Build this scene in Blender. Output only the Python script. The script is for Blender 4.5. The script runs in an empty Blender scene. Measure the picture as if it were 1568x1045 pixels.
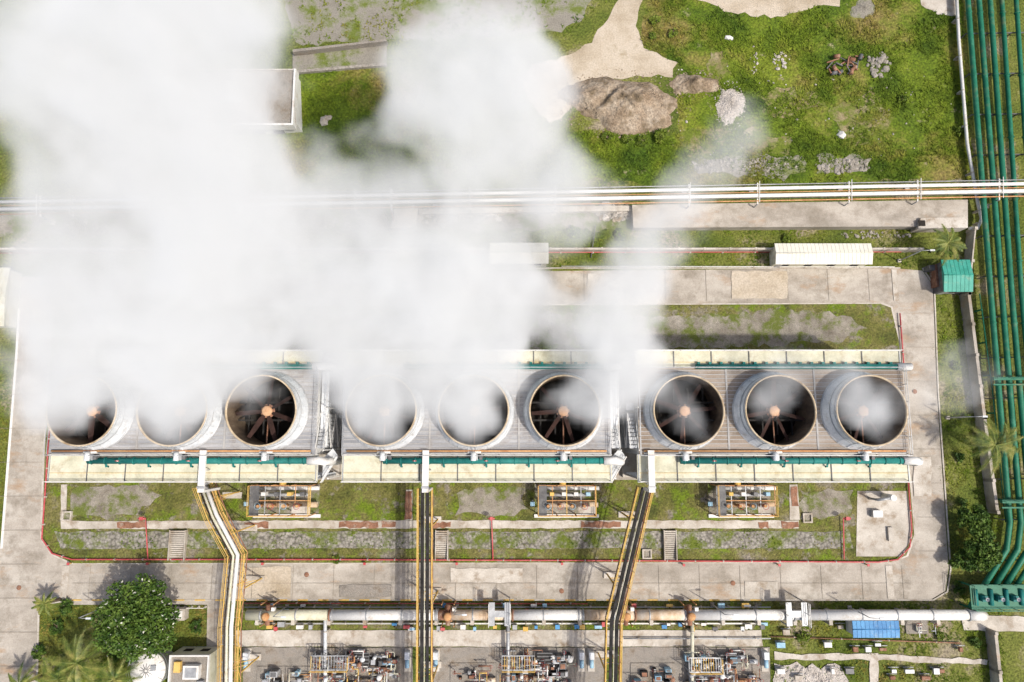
import bpy, math, random, bmesh
import numpy as np
from mathutils import Vector
random.seed(7); rng=np.random.default_rng(7)
scn=bpy.context.scene
# ------------------------------------------------------------ camera / survey
H=105.0; TILT=math.radians(8); F=1568*24/36.0
CY=-H*math.tan(TILT)
cam_d=bpy.data.cameras.new("camera"); cam=bpy.data.objects.new("camera",cam_d)
scn.collection.objects.link(cam); cam.location=(0,CY,H); cam.rotation_euler=(TILT,0,0)
cam_d.lens=24; cam_d.sensor_width=36; cam_d.clip_end=5000; cam_d.clip_start=1
scn.camera=cam
def W(u,v,z=0.0):
    a=(u-784)/F; b=-(v-522.5)/F
    y=b*math.cos(TILT)+math.sin(TILT); zz=b*math.sin(TILT)-math.cos(TILT)
    t=(z-H)/zz
    return (a*t, CY+y*t, z)
def W2(u,v,z=0.0): return W(u,v,z)[:2]
# ------------------------------------------------------------ world & sun
EL=math.radians(57); shadow=Vector((-0.86,0.5,0)).normalized()
sd=Vector((-shadow.x*math.cos(EL),-shadow.y*math.cos(EL),math.sin(EL)))
w=bpy.data.worlds.new("World"); scn.world=w; w.use_nodes=True
nt=w.node_tree; bg=nt.nodes['Background']; sky=nt.nodes.new('ShaderNodeTexSky')
sky.sky_type='NISHITA'; sky.sun_disc=False; sky.sun_elevation=EL
sky.sun_rotation=math.atan2(sd.x,sd.y); sky.dust_density=5; sky.air_density=1.0
nt.links.new(sky.outputs[0],bg.inputs[0]); bg.inputs[1].default_value=0.15
sl=bpy.data.lights.new("sun",'SUN'); sl.energy=3.6; sl.angle=math.radians(1.6); sl.color=(1,0.945,0.86)
so=bpy.data.objects.new("sun",sl); scn.collection.objects.link(so)
so.rotation_euler=(-sd).to_track_quat('-Z','Y').to_euler(); so.location=(60,-40,120)
scn.view_settings.view_transform='Standard'; scn.view_settings.look='None'; scn.view_settings.exposure=0
# ------------------------------------------------------------ materials
def rgb(c): return (c[0],c[1],c[2],1)
def mat(name,cols,scale=0.3,detail=8,rough=0.9,bump=0.0,bscale=8,metal=0,fine=0.15,fscale=5,stain=None,sscale=0.4,samt=(0.55,0.7),stretch=(1,1,1),voro=None,stain2=None,s2scale=1.2,s2amt=(.56,.66)):
    m=bpy.data.materials.new(name); m.use_nodes=True; t=m.node_tree; N=t.nodes; L=t.links
    p=N['Principled BSDF']; p.inputs['Roughness'].default_value=rough; p.inputs['Metallic'].default_value=metal
    p.inputs['Specular IOR Level'].default_value=0.25
    tc=N.new('ShaderNodeTexCoord'); mp=N.new('ShaderNodeMapping'); mp.inputs['Scale'].default_value=stretch
    L.new(tc.outputs['Object'],mp.inputs[0])
    n=N.new('ShaderNodeTexNoise'); n.inputs['Scale'].default_value=scale; n.inputs['Detail'].default_value=detail; n.inputs['Roughness'].default_value=0.62
    L.new(mp.outputs[0],n.inputs['Vector'])
    r=N.new('ShaderNodeValToRGB'); L.new(n.outputs['Fac'],r.inputs[0])
    e=r.color_ramp.elements; k=len(cols)
    lo,hi=0.34,0.66
    e[0].position=lo; e[0].color=rgb(cols[0]); e[1].position=hi; e[1].color=rgb(cols[-1])
    for i in range(1,k-1):
        x=e.new(lo+(hi-lo)*i/(k-1)); x.color=rgb(cols[i])
    out=r.outputs[0]
    if voro:
        vz=N.new('ShaderNodeTexVoronoi'); vz.inputs['Scale'].default_value=voro; L.new(tc.outputs['Object'],vz.inputs['Vector'])
        rr=N.new('ShaderNodeValToRGB'); rr.color_ramp.elements[0].color=(1.2,1.2,1.2,1); rr.color_ramp.elements[1].color=(0.5,0.5,0.48,1)
        rr.color_ramp.elements[0].position=0.3; rr.color_ramp.elements[1].position=0.8
        L.new(vz.outputs['Distance'],rr.inputs[0])
        mm=N.new('ShaderNodeMix'); mm.data_type='RGBA'; mm.blend_type='MULTIPLY'; mm.inputs[0].default_value=1
        L.new(out,mm.inputs[6]); L.new(rr.outputs[0],mm.inputs[7]); out=mm.outputs[2]
    for (st,ss,sa,vec) in ((stain,sscale,samt,tc.outputs['Object']),(stain2,s2scale,s2amt,mp.outputs[0])):
        if not st: continue
        n3=N.new('ShaderNodeTexNoise'); n3.inputs['Scale'].default_value=ss; n3.inputs['Detail'].default_value=10; n3.inputs['Roughness'].default_value=0.7
        L.new(vec,n3.inputs['Vector'])
        mr=N.new('ShaderNodeMapRange'); mr.inputs[1].default_value=sa[0]; mr.inputs[2].default_value=sa[1]; L.new(n3.outputs['Fac'],mr.inputs[0])
        mx=N.new('ShaderNodeMix'); mx.data_type='RGBA'; L.new(mr.outputs[0],mx.inputs[0]); L.new(out,mx.inputs[6]); mx.inputs[7].default_value=rgb(st); out=mx.outputs[2]
    if fine>0:
        n2=N.new('ShaderNodeTexNoise'); n2.inputs['Scale'].default_value=fscale; n2.inputs['Detail'].default_value=4; L.new(tc.outputs['Object'],n2.inputs['Vector'])
        mr=N.new('ShaderNodeMapRange'); mr.inputs[1].default_value=0.3; mr.inputs[2].default_value=0.7; mr.inputs[3].default_value=1-fine; mr.inputs[4].default_value=1+fine
        L.new(n2.outputs['Fac'],mr.inputs[0])
        hs=N.new('ShaderNodeVectorMath'); hs.operation='SCALE'; L.new(out,hs.inputs[0]); L.new(mr.outputs[0],hs.inputs['Scale']); out=hs.outputs[0]
    L.new(out,p.inputs['Base Color'])
    if bump>0:
        nb=N.new('ShaderNodeTexNoise'); nb.inputs['Scale'].default_value=bscale; nb.inputs['Detail'].default_value=6; L.new(tc.outputs['Object'],nb.inputs['Vector'])
        b=N.new('ShaderNodeBump'); b.inputs['Strength'].default_value=min(1,bump); b.inputs['Distance'].default_value=0.3
        L.new(nb.outputs['Fac'],b.inputs['Height']); L.new(b.outputs[0],p.inputs['Normal'])
    return m
M={}
M['ground']=mat('grass_ground',[(0.06,0.088,0.014),(0.10,0.125,0.02),(0.15,0.16,0.035),(0.18,0.155,0.08)],0.09,10,bump=0.9,bscale=3,fine=0.45,fscale=3,stain=(0.27,0.23,0.16),sscale=0.09,samt=(0.54,0.64))
M['lawn']=mat('lawn',[(0.045,0.085,0.006),(0.10,0.145,0.01),(0.17,0.20,0.02)],0.12,10,bump=0.9,bscale=3,fine=0.5,fscale=2.5,stain=(0.20,0.155,0.055),sscale=0.06,samt=(0.5,0.64),stain2=(.27,.24,.14),s2scale=.35,s2amt=(.61,.69))
M['yard']=mat('yard_grass',[(0.07,0.08,0.02),(0.12,0.12,0.03),(0.17,0.155,0.055),(0.19,0.17,0.115)],0.18,10,bump=0.8,bscale=4,fine=0.38,fscale=4,stain=(0.115,0.165,0.012),sscale=0.25,samt=(0.5,0.62),stain2=(0.21,0.185,0.15),s2scale=.35,s2amt=(.55,.63))
M['tuft']=mat('grass_blades',[(0.045,0.085,0.006),(0.11,0.16,0.01),(0.18,0.22,0.022)],0.12,10,fine=0.45,fscale=2,stain=(0.20,0.16,0.04),sscale=0.06,samt=(0.5,0.64))
M['leaf']=mat('leaf',[(0.02,0.055,0.008),(0.055,0.105,0.012),(0.12,0.18,0.03)],0.8,4,rough=0.6,fine=0.4,fscale=2)
M['shrub']=mat('shrub_leaf',[(0.05,0.09,0.01),(0.11,0.155,0.014),(0.17,0.21,0.03)],0.8,4,rough=0.6,fine=0.4,fscale=2)
M['palm']=mat('palm_leaf',[(0.04,0.075,0.012),(0.13,0.16,0.03),(0.27,0.25,0.07)],0.8,4,rough=0.5,fine=0.3)
M['bark']=mat('bark',[(0.12,0.09,0.06),(0.22,0.18,0.13)],3)
M['blossom']=mat('blossom',[(0.6,0.6,0.5),(0.7,0.7,0.62)],3,fine=0)
M['conc']=mat('concrete_road',[(0.29,0.26,0.22),(0.40,0.36,0.31),(0.49,0.455,0.40)],0.22,12,bump=0.15,fine=0.11,fscale=7,stain=(0.22,0.19,0.15),sscale=0.3,samt=(0.47,0.70),stretch=(.5,1,1),stain2=(0.34,0.235,0.15),s2scale=.28,s2amt=(.55,.70))
M['conc2']=mat('pale_concrete',[(0.36,0.325,0.275),(0.46,0.42,0.365),(0.55,0.515,0.46)],0.3,10,fine=0.11,stain=(0.26,0.20,0.14),sscale=0.5,samt=(0.50,0.68))
M['joint']=mat('joint',[(0.20,0.175,0.14),(0.28,0.245,0.2)],2)
M['dirt']=mat('dirt_road',[(0.34,0.28,0.20),(0.45,0.385,0.30),(0.54,0.48,0.40)],0.15,12,bump=0.3,fine=0.15,fscale=4,stain=(0.30,0.24,0.15),sscale=0.15)
M['bare']=mat('bare_earth',[(0.16,0.145,0.05),(0.25,0.205,0.11),(0.34,0.29,0.195)],0.3,12,bump=0.5,fine=0.25,fscale=3,stain=(0.12,0.155,0.02),sscale=0.4,samt=(.42,.54))
M['gravel']=mat('gravel',[(0.17,0.145,0.115),(0.25,0.225,0.185),(0.33,0.30,0.255)],0.4,12,bump=0.5,bscale=7,fine=0.3,fscale=9,stain=(0.12,0.145,0.03),sscale=0.3,samt=(0.47,0.58))
M['pad']=mat('gravel_pad',[(0.20,0.18,0.155),(0.28,0.255,0.225),(0.35,0.325,0.29)],0.5,12,bump=0.4,bscale=9,fine=0.22,fscale=9,stain=(0.17,0.13,0.09),sscale=0.5,samt=(0.48,0.68))
M['mound']=mat('gravel_mound',[(0.20,0.145,0.095),(0.30,0.235,0.17),(0.38,0.32,0.25)],0.35,12,bump=1,bscale=2.5,fine=0.35,fscale=4,stain=(.17,.13,.085),sscale=.5,samt=(.5,.6))
M['moundl']=mat('pale_gravel',[(0.40,0.36,0.32),(0.52,0.48,0.44)],0.5,12,bump=1,bscale=4,fine=0.25,fscale=5)
M['asph']=mat('asphalt_lot',[(0.20,0.185,0.155),(0.29,0.27,0.235)],0.2,12,fine=0.18,stain=(0.12,0.15,0.03),sscale=0.2,samt=(.48,.6))
M['stone']=mat('stone_pitching',[(0.20,0.185,0.155),(0.31,0.29,0.26)],0.5,8,bump=0.6,bscale=3,fine=0.2,stain=(0.11,0.14,0.02),sscale=0.35,samt=(0.48,0.60),voro=2.2)
M['rock']=mat('rock',[(0.2,0.18,0.15),(0.38,0.35,0.31)],1.5,8,bump=0.5,fine=0.2)
M['white']=mat('white_paint',[(0.60,0.59,0.565),(0.72,0.71,0.68)],0.5,8,rough=0.5,fine=0.07,stain=(0.42,0.32,0.21),sscale=0.8,samt=(0.56,0.78))
M['wpanel']=mat('frp_panel',[(0.50,0.53,0.555),(0.70,0.72,0.74)],0.8,8,rough=0.5,fine=0.08,stain=(0.36,0.34,0.31),sscale=1.0,samt=(0.53,0.73))
M['cream']=mat('cream_deck',[(0.43,0.42,0.31),(0.56,0.545,0.42),(0.63,0.615,0.51)],0.35,10,rough=0.7,fine=0.07,stain=(0.38,0.31,0.19),sscale=0.6,samt=(0.53,0.73))
M['cwhite']=mat('cream_roof',[(0.62,0.60,0.51),(0.72,0.70,0.62)],0.4,8,rough=0.6,fine=0.05,stain=(.5,.45,.35),sscale=.5,samt=(.6,.8))
M['deckg']=mat('grey_deck',[(0.22,0.225,0.24),(0.32,0.325,0.34),(0.43,0.43,0.44)],0.3,10,rough=0.7,fine=0.1,stretch=(0.25,3,1),stain=(0.20,0.155,0.12),sscale=0.25,samt=(0.52,0.75))
M['deckb']=mat('brown_deck',[(0.17,0.13,0.095),(0.26,0.21,0.165),(0.34,0.29,0.25)],0.3,10,rough=0.8,fine=0.12,stretch=(0.25,3,1),stain=(0.38,0.365,0.345),sscale=0.15,samt=(0.5,0.75))
M['rib']=mat('deck_rib',[(0.26,0.25,0.24),(0.44,0.43,0.42)],0.25,8,stretch=(0.3,1,1),fine=0.1)
M['teal']=mat('teal_pipe',[(0.01,0.12,0.11),(0.02,0.19,0.17)],0.6,6,rough=0.6,fine=0.15,stain=(0.05,0.23,0.2),sscale=0.5)
M['green']=mat('green_pipe',[(0.01,0.115,0.065),(0.02,0.17,0.10)],0.4,6,rough=0.5,fine=0.15,stain=(0.06,0.22,0.14),sscale=0.6,stain2=(0.12,0.16,0.08),s2scale=.2)
M['greenroof']=mat('green_roof',[(0.03,0.24,0.18),(0.06,0.33,0.26)],0.6,6,rough=0.5,fine=0.1,stain=(.15,.3,.22),sscale=.9)
M['blueroof']=mat('blue_roof',[(0.04,0.17,0.38),(0.08,0.27,0.5)],0.6,6,rough=0.5,fine=0.15,stain=(.2,.3,.4),sscale=.9)
M['orange']=mat('rust_orange',[(0.38,0.17,0.07),(0.55,0.33,0.16)],0.7,8,fine=0.15)
M['yellow']=mat('yellow_paint',[(0.55,0.34,0.08),(0.66,0.46,0.15)],0.6,8,fine=0.15,stain=(0.36,0.2,0.1),sscale=1)
M['red']=mat('red_pipe',[(0.40,0.05,0.06),(0.5,0.12,0.12)],0.7,6,rough=0.5)
M['rust']=mat('rust',[(0.16,0.075,0.045),(0.32,0.17,0.11)],1,8,fine=0.2,stain=(.36,.31,.25),sscale=.9)
M['rpipe']=mat('weathered_pipe',[(0.38,0.24,0.13),(0.56,0.43,0.3),(0.66,0.6,0.52)],0.5,10,rough=0.6,fine=0.1,stretch=(1,0.5,1))
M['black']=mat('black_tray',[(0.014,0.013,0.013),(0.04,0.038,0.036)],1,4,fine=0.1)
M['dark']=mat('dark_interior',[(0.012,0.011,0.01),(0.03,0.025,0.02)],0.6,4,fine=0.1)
M['steel']=mat('galvanised_steel',[(0.30,0.31,0.32),(0.45,0.46,0.47)],1,6,rough=0.5,metal=0.3,fine=0.1)
M['dsteel']=mat('dark_steel',[(0.08,0.08,0.085),(0.16,0.16,0.16)],1,6,rough=0.5,fine=0.1)
M['blade']=mat('fan_blade',[(0.022,0.012,0.010),(0.045,0.022,0.018)],0.7,6,fine=0.15)
M['hub']=mat('fan_hub',[(0.46,0.25,0.13),(0.56,0.36,0.22)],1,4,fine=0.1)
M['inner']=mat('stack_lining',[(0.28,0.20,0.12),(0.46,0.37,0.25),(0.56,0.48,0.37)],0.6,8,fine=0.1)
M['liner']=mat('stack_liner_dark',[(0.05,0.036,0.028),(0.12,0.085,0.058),(0.20,0.15,0.10)],0.5,8,fine=0.15,stretch=(1,1,.3))  # darker tone than the rim lining, used down the inside of the stack
M['tblue']=mat('light_blue',[(0.25,0.42,0.55),(0.35,0.52,0.62)],1,4)
# ------------------------------------------------------------ mesh builder
def link(o,parent=None):
    scn.collection.objects.link(o)
    if parent: o.parent=parent
    return o
def empty(name,loc=(0,0,0)):
    e=bpy.data.objects.new(name,None); e.empty_display_size=1; scn.collection.objects.link(e); return e
class MB:
    def __init__(s): s.v=[];s.f=[];s.m=[];s.s=[];s.mats=[]
    def mi(s,k):
        if k not in s.mats: s.mats.append(k)
        return s.mats.index(k)
    def face(s,idx,k,sm=False): s.f.append(idx); s.m.append(s.mi(k)); s.s.append(sm)
    def sheet(s,pts,z,k):
        a=sum(pts[i-1][0]*pts[i][1]-pts[i][0]*pts[i-1][1] for i in range(len(pts)))
        if a<0: pts=pts[::-1]
        b=len(s.v); s.v+=[(p[0],p[1],z) for p in pts]; s.face(list(range(b,b+len(pts))),k)
    def prism(s,pts,z0,z1,k,ks=None):
        a=sum(pts[i-1][0]*pts[i][1]-pts[i][0]*pts[i-1][1] for i in range(len(pts)))
        if a<0: pts=pts[::-1]
        n=len(pts); b=len(s.v); s.v+=[(p[0],p[1],z0) for p in pts]+[(p[0],p[1],z1) for p in pts]
        s.face(list(range(b+n,b+2*n)),k)
        for i in range(n):
            j=(i+1)%n; s.face([b+i,b+j,b+n+j,b+n+i],ks or k)
    def box(s,x0,y0,z0,x1,y1,z1,k,ks=None): 
        s.prism([(min(x0,x1),min(y0,y1)),(max(x0,x1),min(y0,y1)),(max(x0,x1),max(y0,y1)),(min(x0,x1),max(y0,y1))],z0,z1,k,ks)
    def cbox(s,x,y,z0,sx,sy,sz,k,rot=0,ks=None):
        c,si=math.cos(rot),math.sin(rot); P=[]
        for a,b in((-.5,-.5),(.5,-.5),(.5,.5),(-.5,.5)):
            P.append((x+a*sx*c-b*sy*si,y+a*sx*si+b*sy*c))
        s.prism(P,z0,z0+sz,k,ks)
    def tube(s,pts,r,k,n=10,caps=True,sm=None):
        pts=[Vector(p) for p in pts]; rings=[]
        if sm is None: sm=n>5
        for i,p in enumerate(pts):
            d=(pts[min(i+1,len(pts)-1)]-pts[max(i-1,0)]); 
            if d.length<1e-6: d=Vector((0,0,1))
            d.normalize(); up=Vector((0,0,1)) if abs(d.z)<0.9 else Vector((0,1,0))
            a=d.cross(up).normalized(); b=a.cross(d); rr=r[i] if isinstance(r,(list,tuple)) else r
            o=math.pi/n if n==4 else 0
            base=len(s.v)
            for j in range(n):
                t=2*math.pi*j/n+o; q=p+a*math.cos(t)*rr+b*math.sin(t)*rr; s.v.append(tuple(q))
            rings.append(base)
        for i in range(len(rings)-1):
            for j in range(n):
                j2=(j+1)%n; s.face([rings[i]+j,rings[i+1]+j,rings[i+1]+j2,rings[i]+j2],k,sm)
        if caps:
            s.face([rings[0]+j for j in range(n)],k); s.face([rings[-1]+j for j in reversed(range(n))],k)
    def rev(s,cx,cy,prof,k,n=48,a0=0,sm=True):
        b=len(s.v)
        for (r,z) in prof:
            for j in range(n):
                t=2*math.pi*j/n; s.v.append((cx+r*math.cos(t),cy+r*math.sin(t),z))
        for i in range(len(prof)-1):
            for j in range(n):
                j2=(j+1)%n; s.face([b+i*n+j,b+i*n+j2,b+(i+1)*n+j2,b+(i+1)*n+j],k,sm)
    def rail(s,pts,k='yellow',h=1.05,sp=2.0,r=0.045):
        for i in range(len(pts)-1):
            a=Vector(pts[i]); b=Vector(pts[i+1]); L=(b-a).length; n=max(1,int(L/sp))
            for hh in (h,h*0.55): s.tube([a+Vector((0,0,hh)),b+Vector((0,0,hh))],r,k,4,False)
            for j in range(n+1):
                p=a.lerp(b,j/n); s.tube([p,p+Vector((0,0,h))],r,k,4,False)
    def build(s,name,parent=None):
        me=bpy.data.meshes.new(name); me.from_pydata(s.v,[],s.f); 
        for k in s.mats: me.materials.append(M[k])
        me.polygons.foreach_set('material_index',s.m); me.polygons.foreach_set('use_smooth',s.s); me.update()
        return link(bpy.data.objects.new(name,me),parent)
def npmesh(name,V,k,fs,mats,mi=None,parent=None):
    V=np.asarray(V).reshape(-1,3); n=len(V)//k
    F_=np.arange(n*k).reshape(n,k) if fs is None else fs
    me=bpy.data.meshes.new(name); me.from_pydata(V.tolist(),[],F_.tolist())
    for q in mats: me.materials.append(M[q])
    if mi is not None: me.polygons.foreach_set('material_index',np.asarray(mi,dtype=np.int32))
    me.update(); return link(bpy.data.objects.new(name,me),parent)
# ------------------------------------------------------------ ground sheets
ZC=[0.0]; HARD=[]
def rough(pts,amp,step=1.2):
    out=[]
    for i in range(len(pts)):
        a=Vector(pts[i]); b=Vector(pts[(i+1)%len(pts)]); n=max(1,int((b-a).length/step)); d=(b-a).normalized() if (b-a).length>0 else Vector((1,0)); nn=Vector((-d.y,d.x))
        for j in range(n):
            p=a.lerp(b,j/n)+nn*random.uniform(-amp,amp); out.append((p.x,p.y))
    return out
def sheet(name,px,k,amp=0,hard=True,step=1.0):
    ZC[0]+=0.006
    P=[W2(*p) for p in px]
    if amp: P=rough(P,amp,step)
    b=MB(); b.sheet(P,ZC[0],k); o=b.build(name)
    if hard: HARD.append(np.array(P))
    return o
g=MB()
g.sheet([(-1500,-1500),(1500,-1500),(1500,1500),(-1500,1500)],0,'ground'); g.build('ground')
sheet('lawn',[(985,0),(1100,-60),(1470,-60),(1490,275),(1000,285),(860,270),(870,205),(1040,205),(1040,95),(985,75)],'lawn',0.5,False)
sheet('lawn',[(455,105),(590,95),(640,200),(690,290),(440,290),(420,190)],'lawn',0.5,False)
sheet('gravel_lot',[(420,-60),(920,-60),(895,25),(860,50),(700,62),(590,60),(460,72),(440,30)],'asph',0.5,False)
sheet('dirt_road',[(945,-60),(990,-60),(985,0),(975,40),(985,75),(1035,95),(1030,118),(975,115),(930,125),(885,145),(860,185),(840,190),(815,160),(800,130),(815,100),(860,88),(905,65),(930,30),(948,0)],'dirt',0.35)
sheet('dirt_track',[(1060,-60),(1310,-60),(1285,8),(1240,14),(1200,27),(1160,25),(1110,16),(1072,0)],'dirt',0.4)
sheet('concrete_pad',[(1410,-40),(1462,-40),(1466,24),(1435,22),(1410,8)],'conc2',0.2)
sheet('bare_earth',[(1160,150),(1190,132),(1225,138),(1255,142),(1266,165),(1230,172),(1200,184),(1180,170)],'bare',0.7,False)
sheet('bare_earth',[(1270,160),(1330,140),(1370,180),(1350,225),(1290,215)],'bare',0.9,False)
sheet('bare_earth',[(1080,60),(1110,80),(1120,120),(1090,118)],'bare',0.7,False)
sheet('bare_earth',[(1040,205),(1130,195),(1220,215),(1210,238),(1050,240)],'bare',0.8,False)
sheet('concrete_apron',[(1140,236),(1232,240),(1232,262),(1200,274),(1120,268),(1060,262),(1062,244)],'asph',0.5,False)
sheet('concrete_apron',[(1250,240),(1335,240),(1325,262),(1300,268),(1255,266)],'asph',0.6,False)
sheet('gravel_verge',[(-60,325),(970,312),(975,352),(-60,362)],'gravel',0.5)
sheet('service_road',[(-60,425),(400,420),(1210,412),(1378,412),(1412,415),(1428,438),(1434,600),(1452,870),(1447,905),(1425,918),(1180,918),(110,918),(62,925),(56,1120),(-60,1120),(-60,845),(3,838),(26,545),(30,470),(-60,470)],'conc')
isl=[(80,470),(1350,464),(1366,470),(1378,520),(1392,700),(1402,820),(1390,852),(1366,862),(110,864),(78,850),(62,826),(66,700),(74,560)]
ZC[0]+=0.006
P=[W2(*p) for p in isl]
b=MB(); b.prism(P,0.0,0.13,'conc2')
cx=sum(p[0] for p in P)/len(P); cy=sum(p[1] for p in P)/len(P)
Pin=[(cx+(p[0]-cx)*0.9955,cy+(p[1]-cy)*0.992) for p in P]
b.sheet(Pin,0.14,'yard'); b.build('yard_lawn')
ZI=[0.15]
def isheet(name,px,k,amp=0,hard=True,step=1.0):
    ZI[0]+=0.006; Q=[W2(*p) for p in px]
    if amp: Q=rough(Q,amp,step)
    m_=MB(); m_.sheet(Q,ZI[0],k); m_.build(name)
    if hard: HARD.append(np.array(Q))
isheet('gravel_yard',[(860,480),(1060,484),(1200,478),(1290,482),(1325,500),(1290,524),(1100,532),(870,532),(400,532),(400,480)],'gravel',0.5,False)
isheet('concrete_plinth_area',[(84,540),(1380,540),(1386,735),(84,735)],'conc',0)
isheet('gravel_yard',[(112,748),(210,746),(250,760),(200,792),(110,794)],'gravel',0.5,False)
isheet('gravel_yard',[(700,750),(800,750),(810,785),(700,790)],'gravel',0.6,False)
isheet('gravel_yard',[(1225,750),(1300,750),(1300,790),(1225,795)],'gravel',0.6,False)
isheet('stone_pitching',[(84,814),(1300,814),(1306,840),(95,840)],'stone',0.15)
isheet('concrete_pad',[(1312,752),(1388,752),(1396,822),(1380,852),(1310,852)],'conc2')
isheet('concrete_path',[(94,798),(640,797),(640,809),(94,810)],'conc2',0.08)
isheet('concrete_path',[(662,797),(1222,797),(1222,809),(662,809)],'conc2',0.08)
isheet('concrete_path',[(95,742),(104,742),(103,797),(94,797)],'conc2',0.05)
isheet('concrete_path',[(1208,742),(1220,742),(1224,796),(1208,796)],'conc2',0.05)
isheet('concrete_path',[(622,750),(632,750),(632,796),(620,796)],'conc2',0.05)
for (a,c) in ((180,225),(375,412),(520,580),(585,606),(662,690),(890,950),(1160,1176),(1195,1222)):
    isheet('rust_stained_cover',[(a,799),(c,799),(c,808),(a,808)],'rust',0.15,step=0.5)
isheet('rust_stained_cover',[(621,752),(631,752),(631,796),(620,796)],'rust',0.1,step=0.5); isheet('rust_stained_cover',[(1210,745),(1219,745),(1222,775),(1211,775)],'rust',0.1,step=0.5)
sheet('verge',[(372,922),(1178,922),(1178,963),(372,963)],'yard',0.1,False)
sheet('pipe_track_road',[(362,965),(1165,965),(1168,990),(362,990)],'conc2',0.05)
sheet('gravel_pad',[(372,991),(632,991),(632,1100),(372,1100)],'pad',0.05)
sheet('gravel_pad',[(664,991),(925,991),(925,1100),(664,1100)],'pad',0.05)
sheet('gravel_pad',[(952,991),(1178,991),(1180,1100),(952,1100)],'pad',0.05)
sheet('concrete_slab',[(110,919),(350,919),(350,1100),(315,1100),(318,926),(110,926)],'conc')
sheet('rubble_ground',[(1185,1018),(1290,1020),(1300,1100),(1180,1100)],'moundl',0.6,False)
sheet('garden_path',[(1185,998),(1215,1002),(1330,1000),(1510,1010),(1510,1018),(1320,1010),(1185,1010)],'conc2',0.15)
sheet('garden_path',[(1330,1000),(1344,1000),(1346,1100),(1332,1100)],'conc2',0.1)
sheet('concrete_pad',[(1470,940),(1600,945),(1600,968),(1475,965)],'conc2',0.1)
b=MB(); zj=ZC[0]+0.006
for u in range(140,1440,62):
    x,y0=W2(u,866); _,y1=W2(u,917); b.sheet([(x-0.025,y1),(x+0.025,y1),(x+0.025,y0),(x-0.025,y0)],zj,'joint')
x0,ym=W2(112,893); x1,_=W2(1395,893); b.sheet([(x0,ym-0.02),(x1,ym-0.02),(x1,ym+0.02),(x0,ym+0.02)],zj+0.005,'joint')
for v in range(480,860,52):
    xa,y=W2(1384+(v-480)*0.06,v); xb,_=W2(1431+(v-480)*0.05,v); b.sheet([(xa,y-0.025),(xb,y-0.025),(xb,y+0.025),(xa,y+0.025)],zj,'joint')
for v in range(500,1040,52):
    xa,y=W2(-10,v); xb,_=W2(60 if v>800 else 66,v); b.sheet([(xa,y-0.025),(xb,y-0.025),(xb,y+0.025),(xa,y+0.025)],zj,'joint')
for u in range(460,1370,62):
    x,y0=W2(u,413); _,y1=W2(u,461); b.sheet([(x-0.025,y1),(x+0.025,y1),(x+0.025,y0),(x-0.025,y0)],zj,'joint')
for u in (102,1360):
    x,y0=W2(u,866); _,y1=W2(u,917); b.sheet([(x-0.5,y1),(x+0.5,y1),(x+0.5,y0),(x-0.5,y0)],zj+0.01,'conc2')
for u in (1368,):
    x,y0=W2(u,413); _,y1=W2(u,461); b.sheet([(x-0.4,y1),(x+0.4,y1),(x+0.4,y0),(x-0.4,y0)],zj+0.01,'conc2')
b.build('road_joints')
b=MB()
for u,v in ((1122,893),(470,880),(1400,600),(30,900),(860,905)):
    x,y=W2(u,v); b.rev(x,y,[(.02,zj+.03),(.3,zj+.03),(.35,zj)],'rust',20)
b.build('manhole_covers')
for (u0,v0,u1,v1,k) in ((372,868,445,915,'dirt'),(690,870,800,892,'conc2'),(1140,890,1190,914,'conc2'),(1120,416,1205,458,'dirt'),(900,420,960,440,'conc2'),(1398,700,1425,760,'conc2'),(520,895,600,914,'pad')):
    sheet('road_repair_patch',[(u0,v0),(u1,v0),(u1,v1),(u0,v1)],k,0.12)
def kerb(pts,name='kerb',alt=False,h=0.15,wd=0.2,k='conc2'):
    b=MB()
    for i in range(len(pts)-1):
        a=Vector(W(*pts[i])); c=Vector(W(*pts[i+1])); L=(c-a).length; n=max(1,int(L/1.5)) if alt else 1
        ang=math.atan2(c.y-a.y,c.x-a.x)
        for j in range(n):
            p=a.lerp(c,(j+.5)/n); b.cbox(p.x,p.y,0,L/n,wd,h,(k if not alt or j%2 else 'yellow'),ang)
    b.build(name)
kerb([(110,919),(1180,919)],alt=True); kerb([(1180,919),(1428,919),(1450,906),(1455,872),(1436,600),(1430,438),(1412,411)])
kerb([(3,840),(26,545),(30,472)],k='white',wd=0.35); kerb([(60,928),(56,1100)]); kerb([(110,919),(62,926)])
kerb([(1378,411),(850,411),(300,418)])
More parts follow.
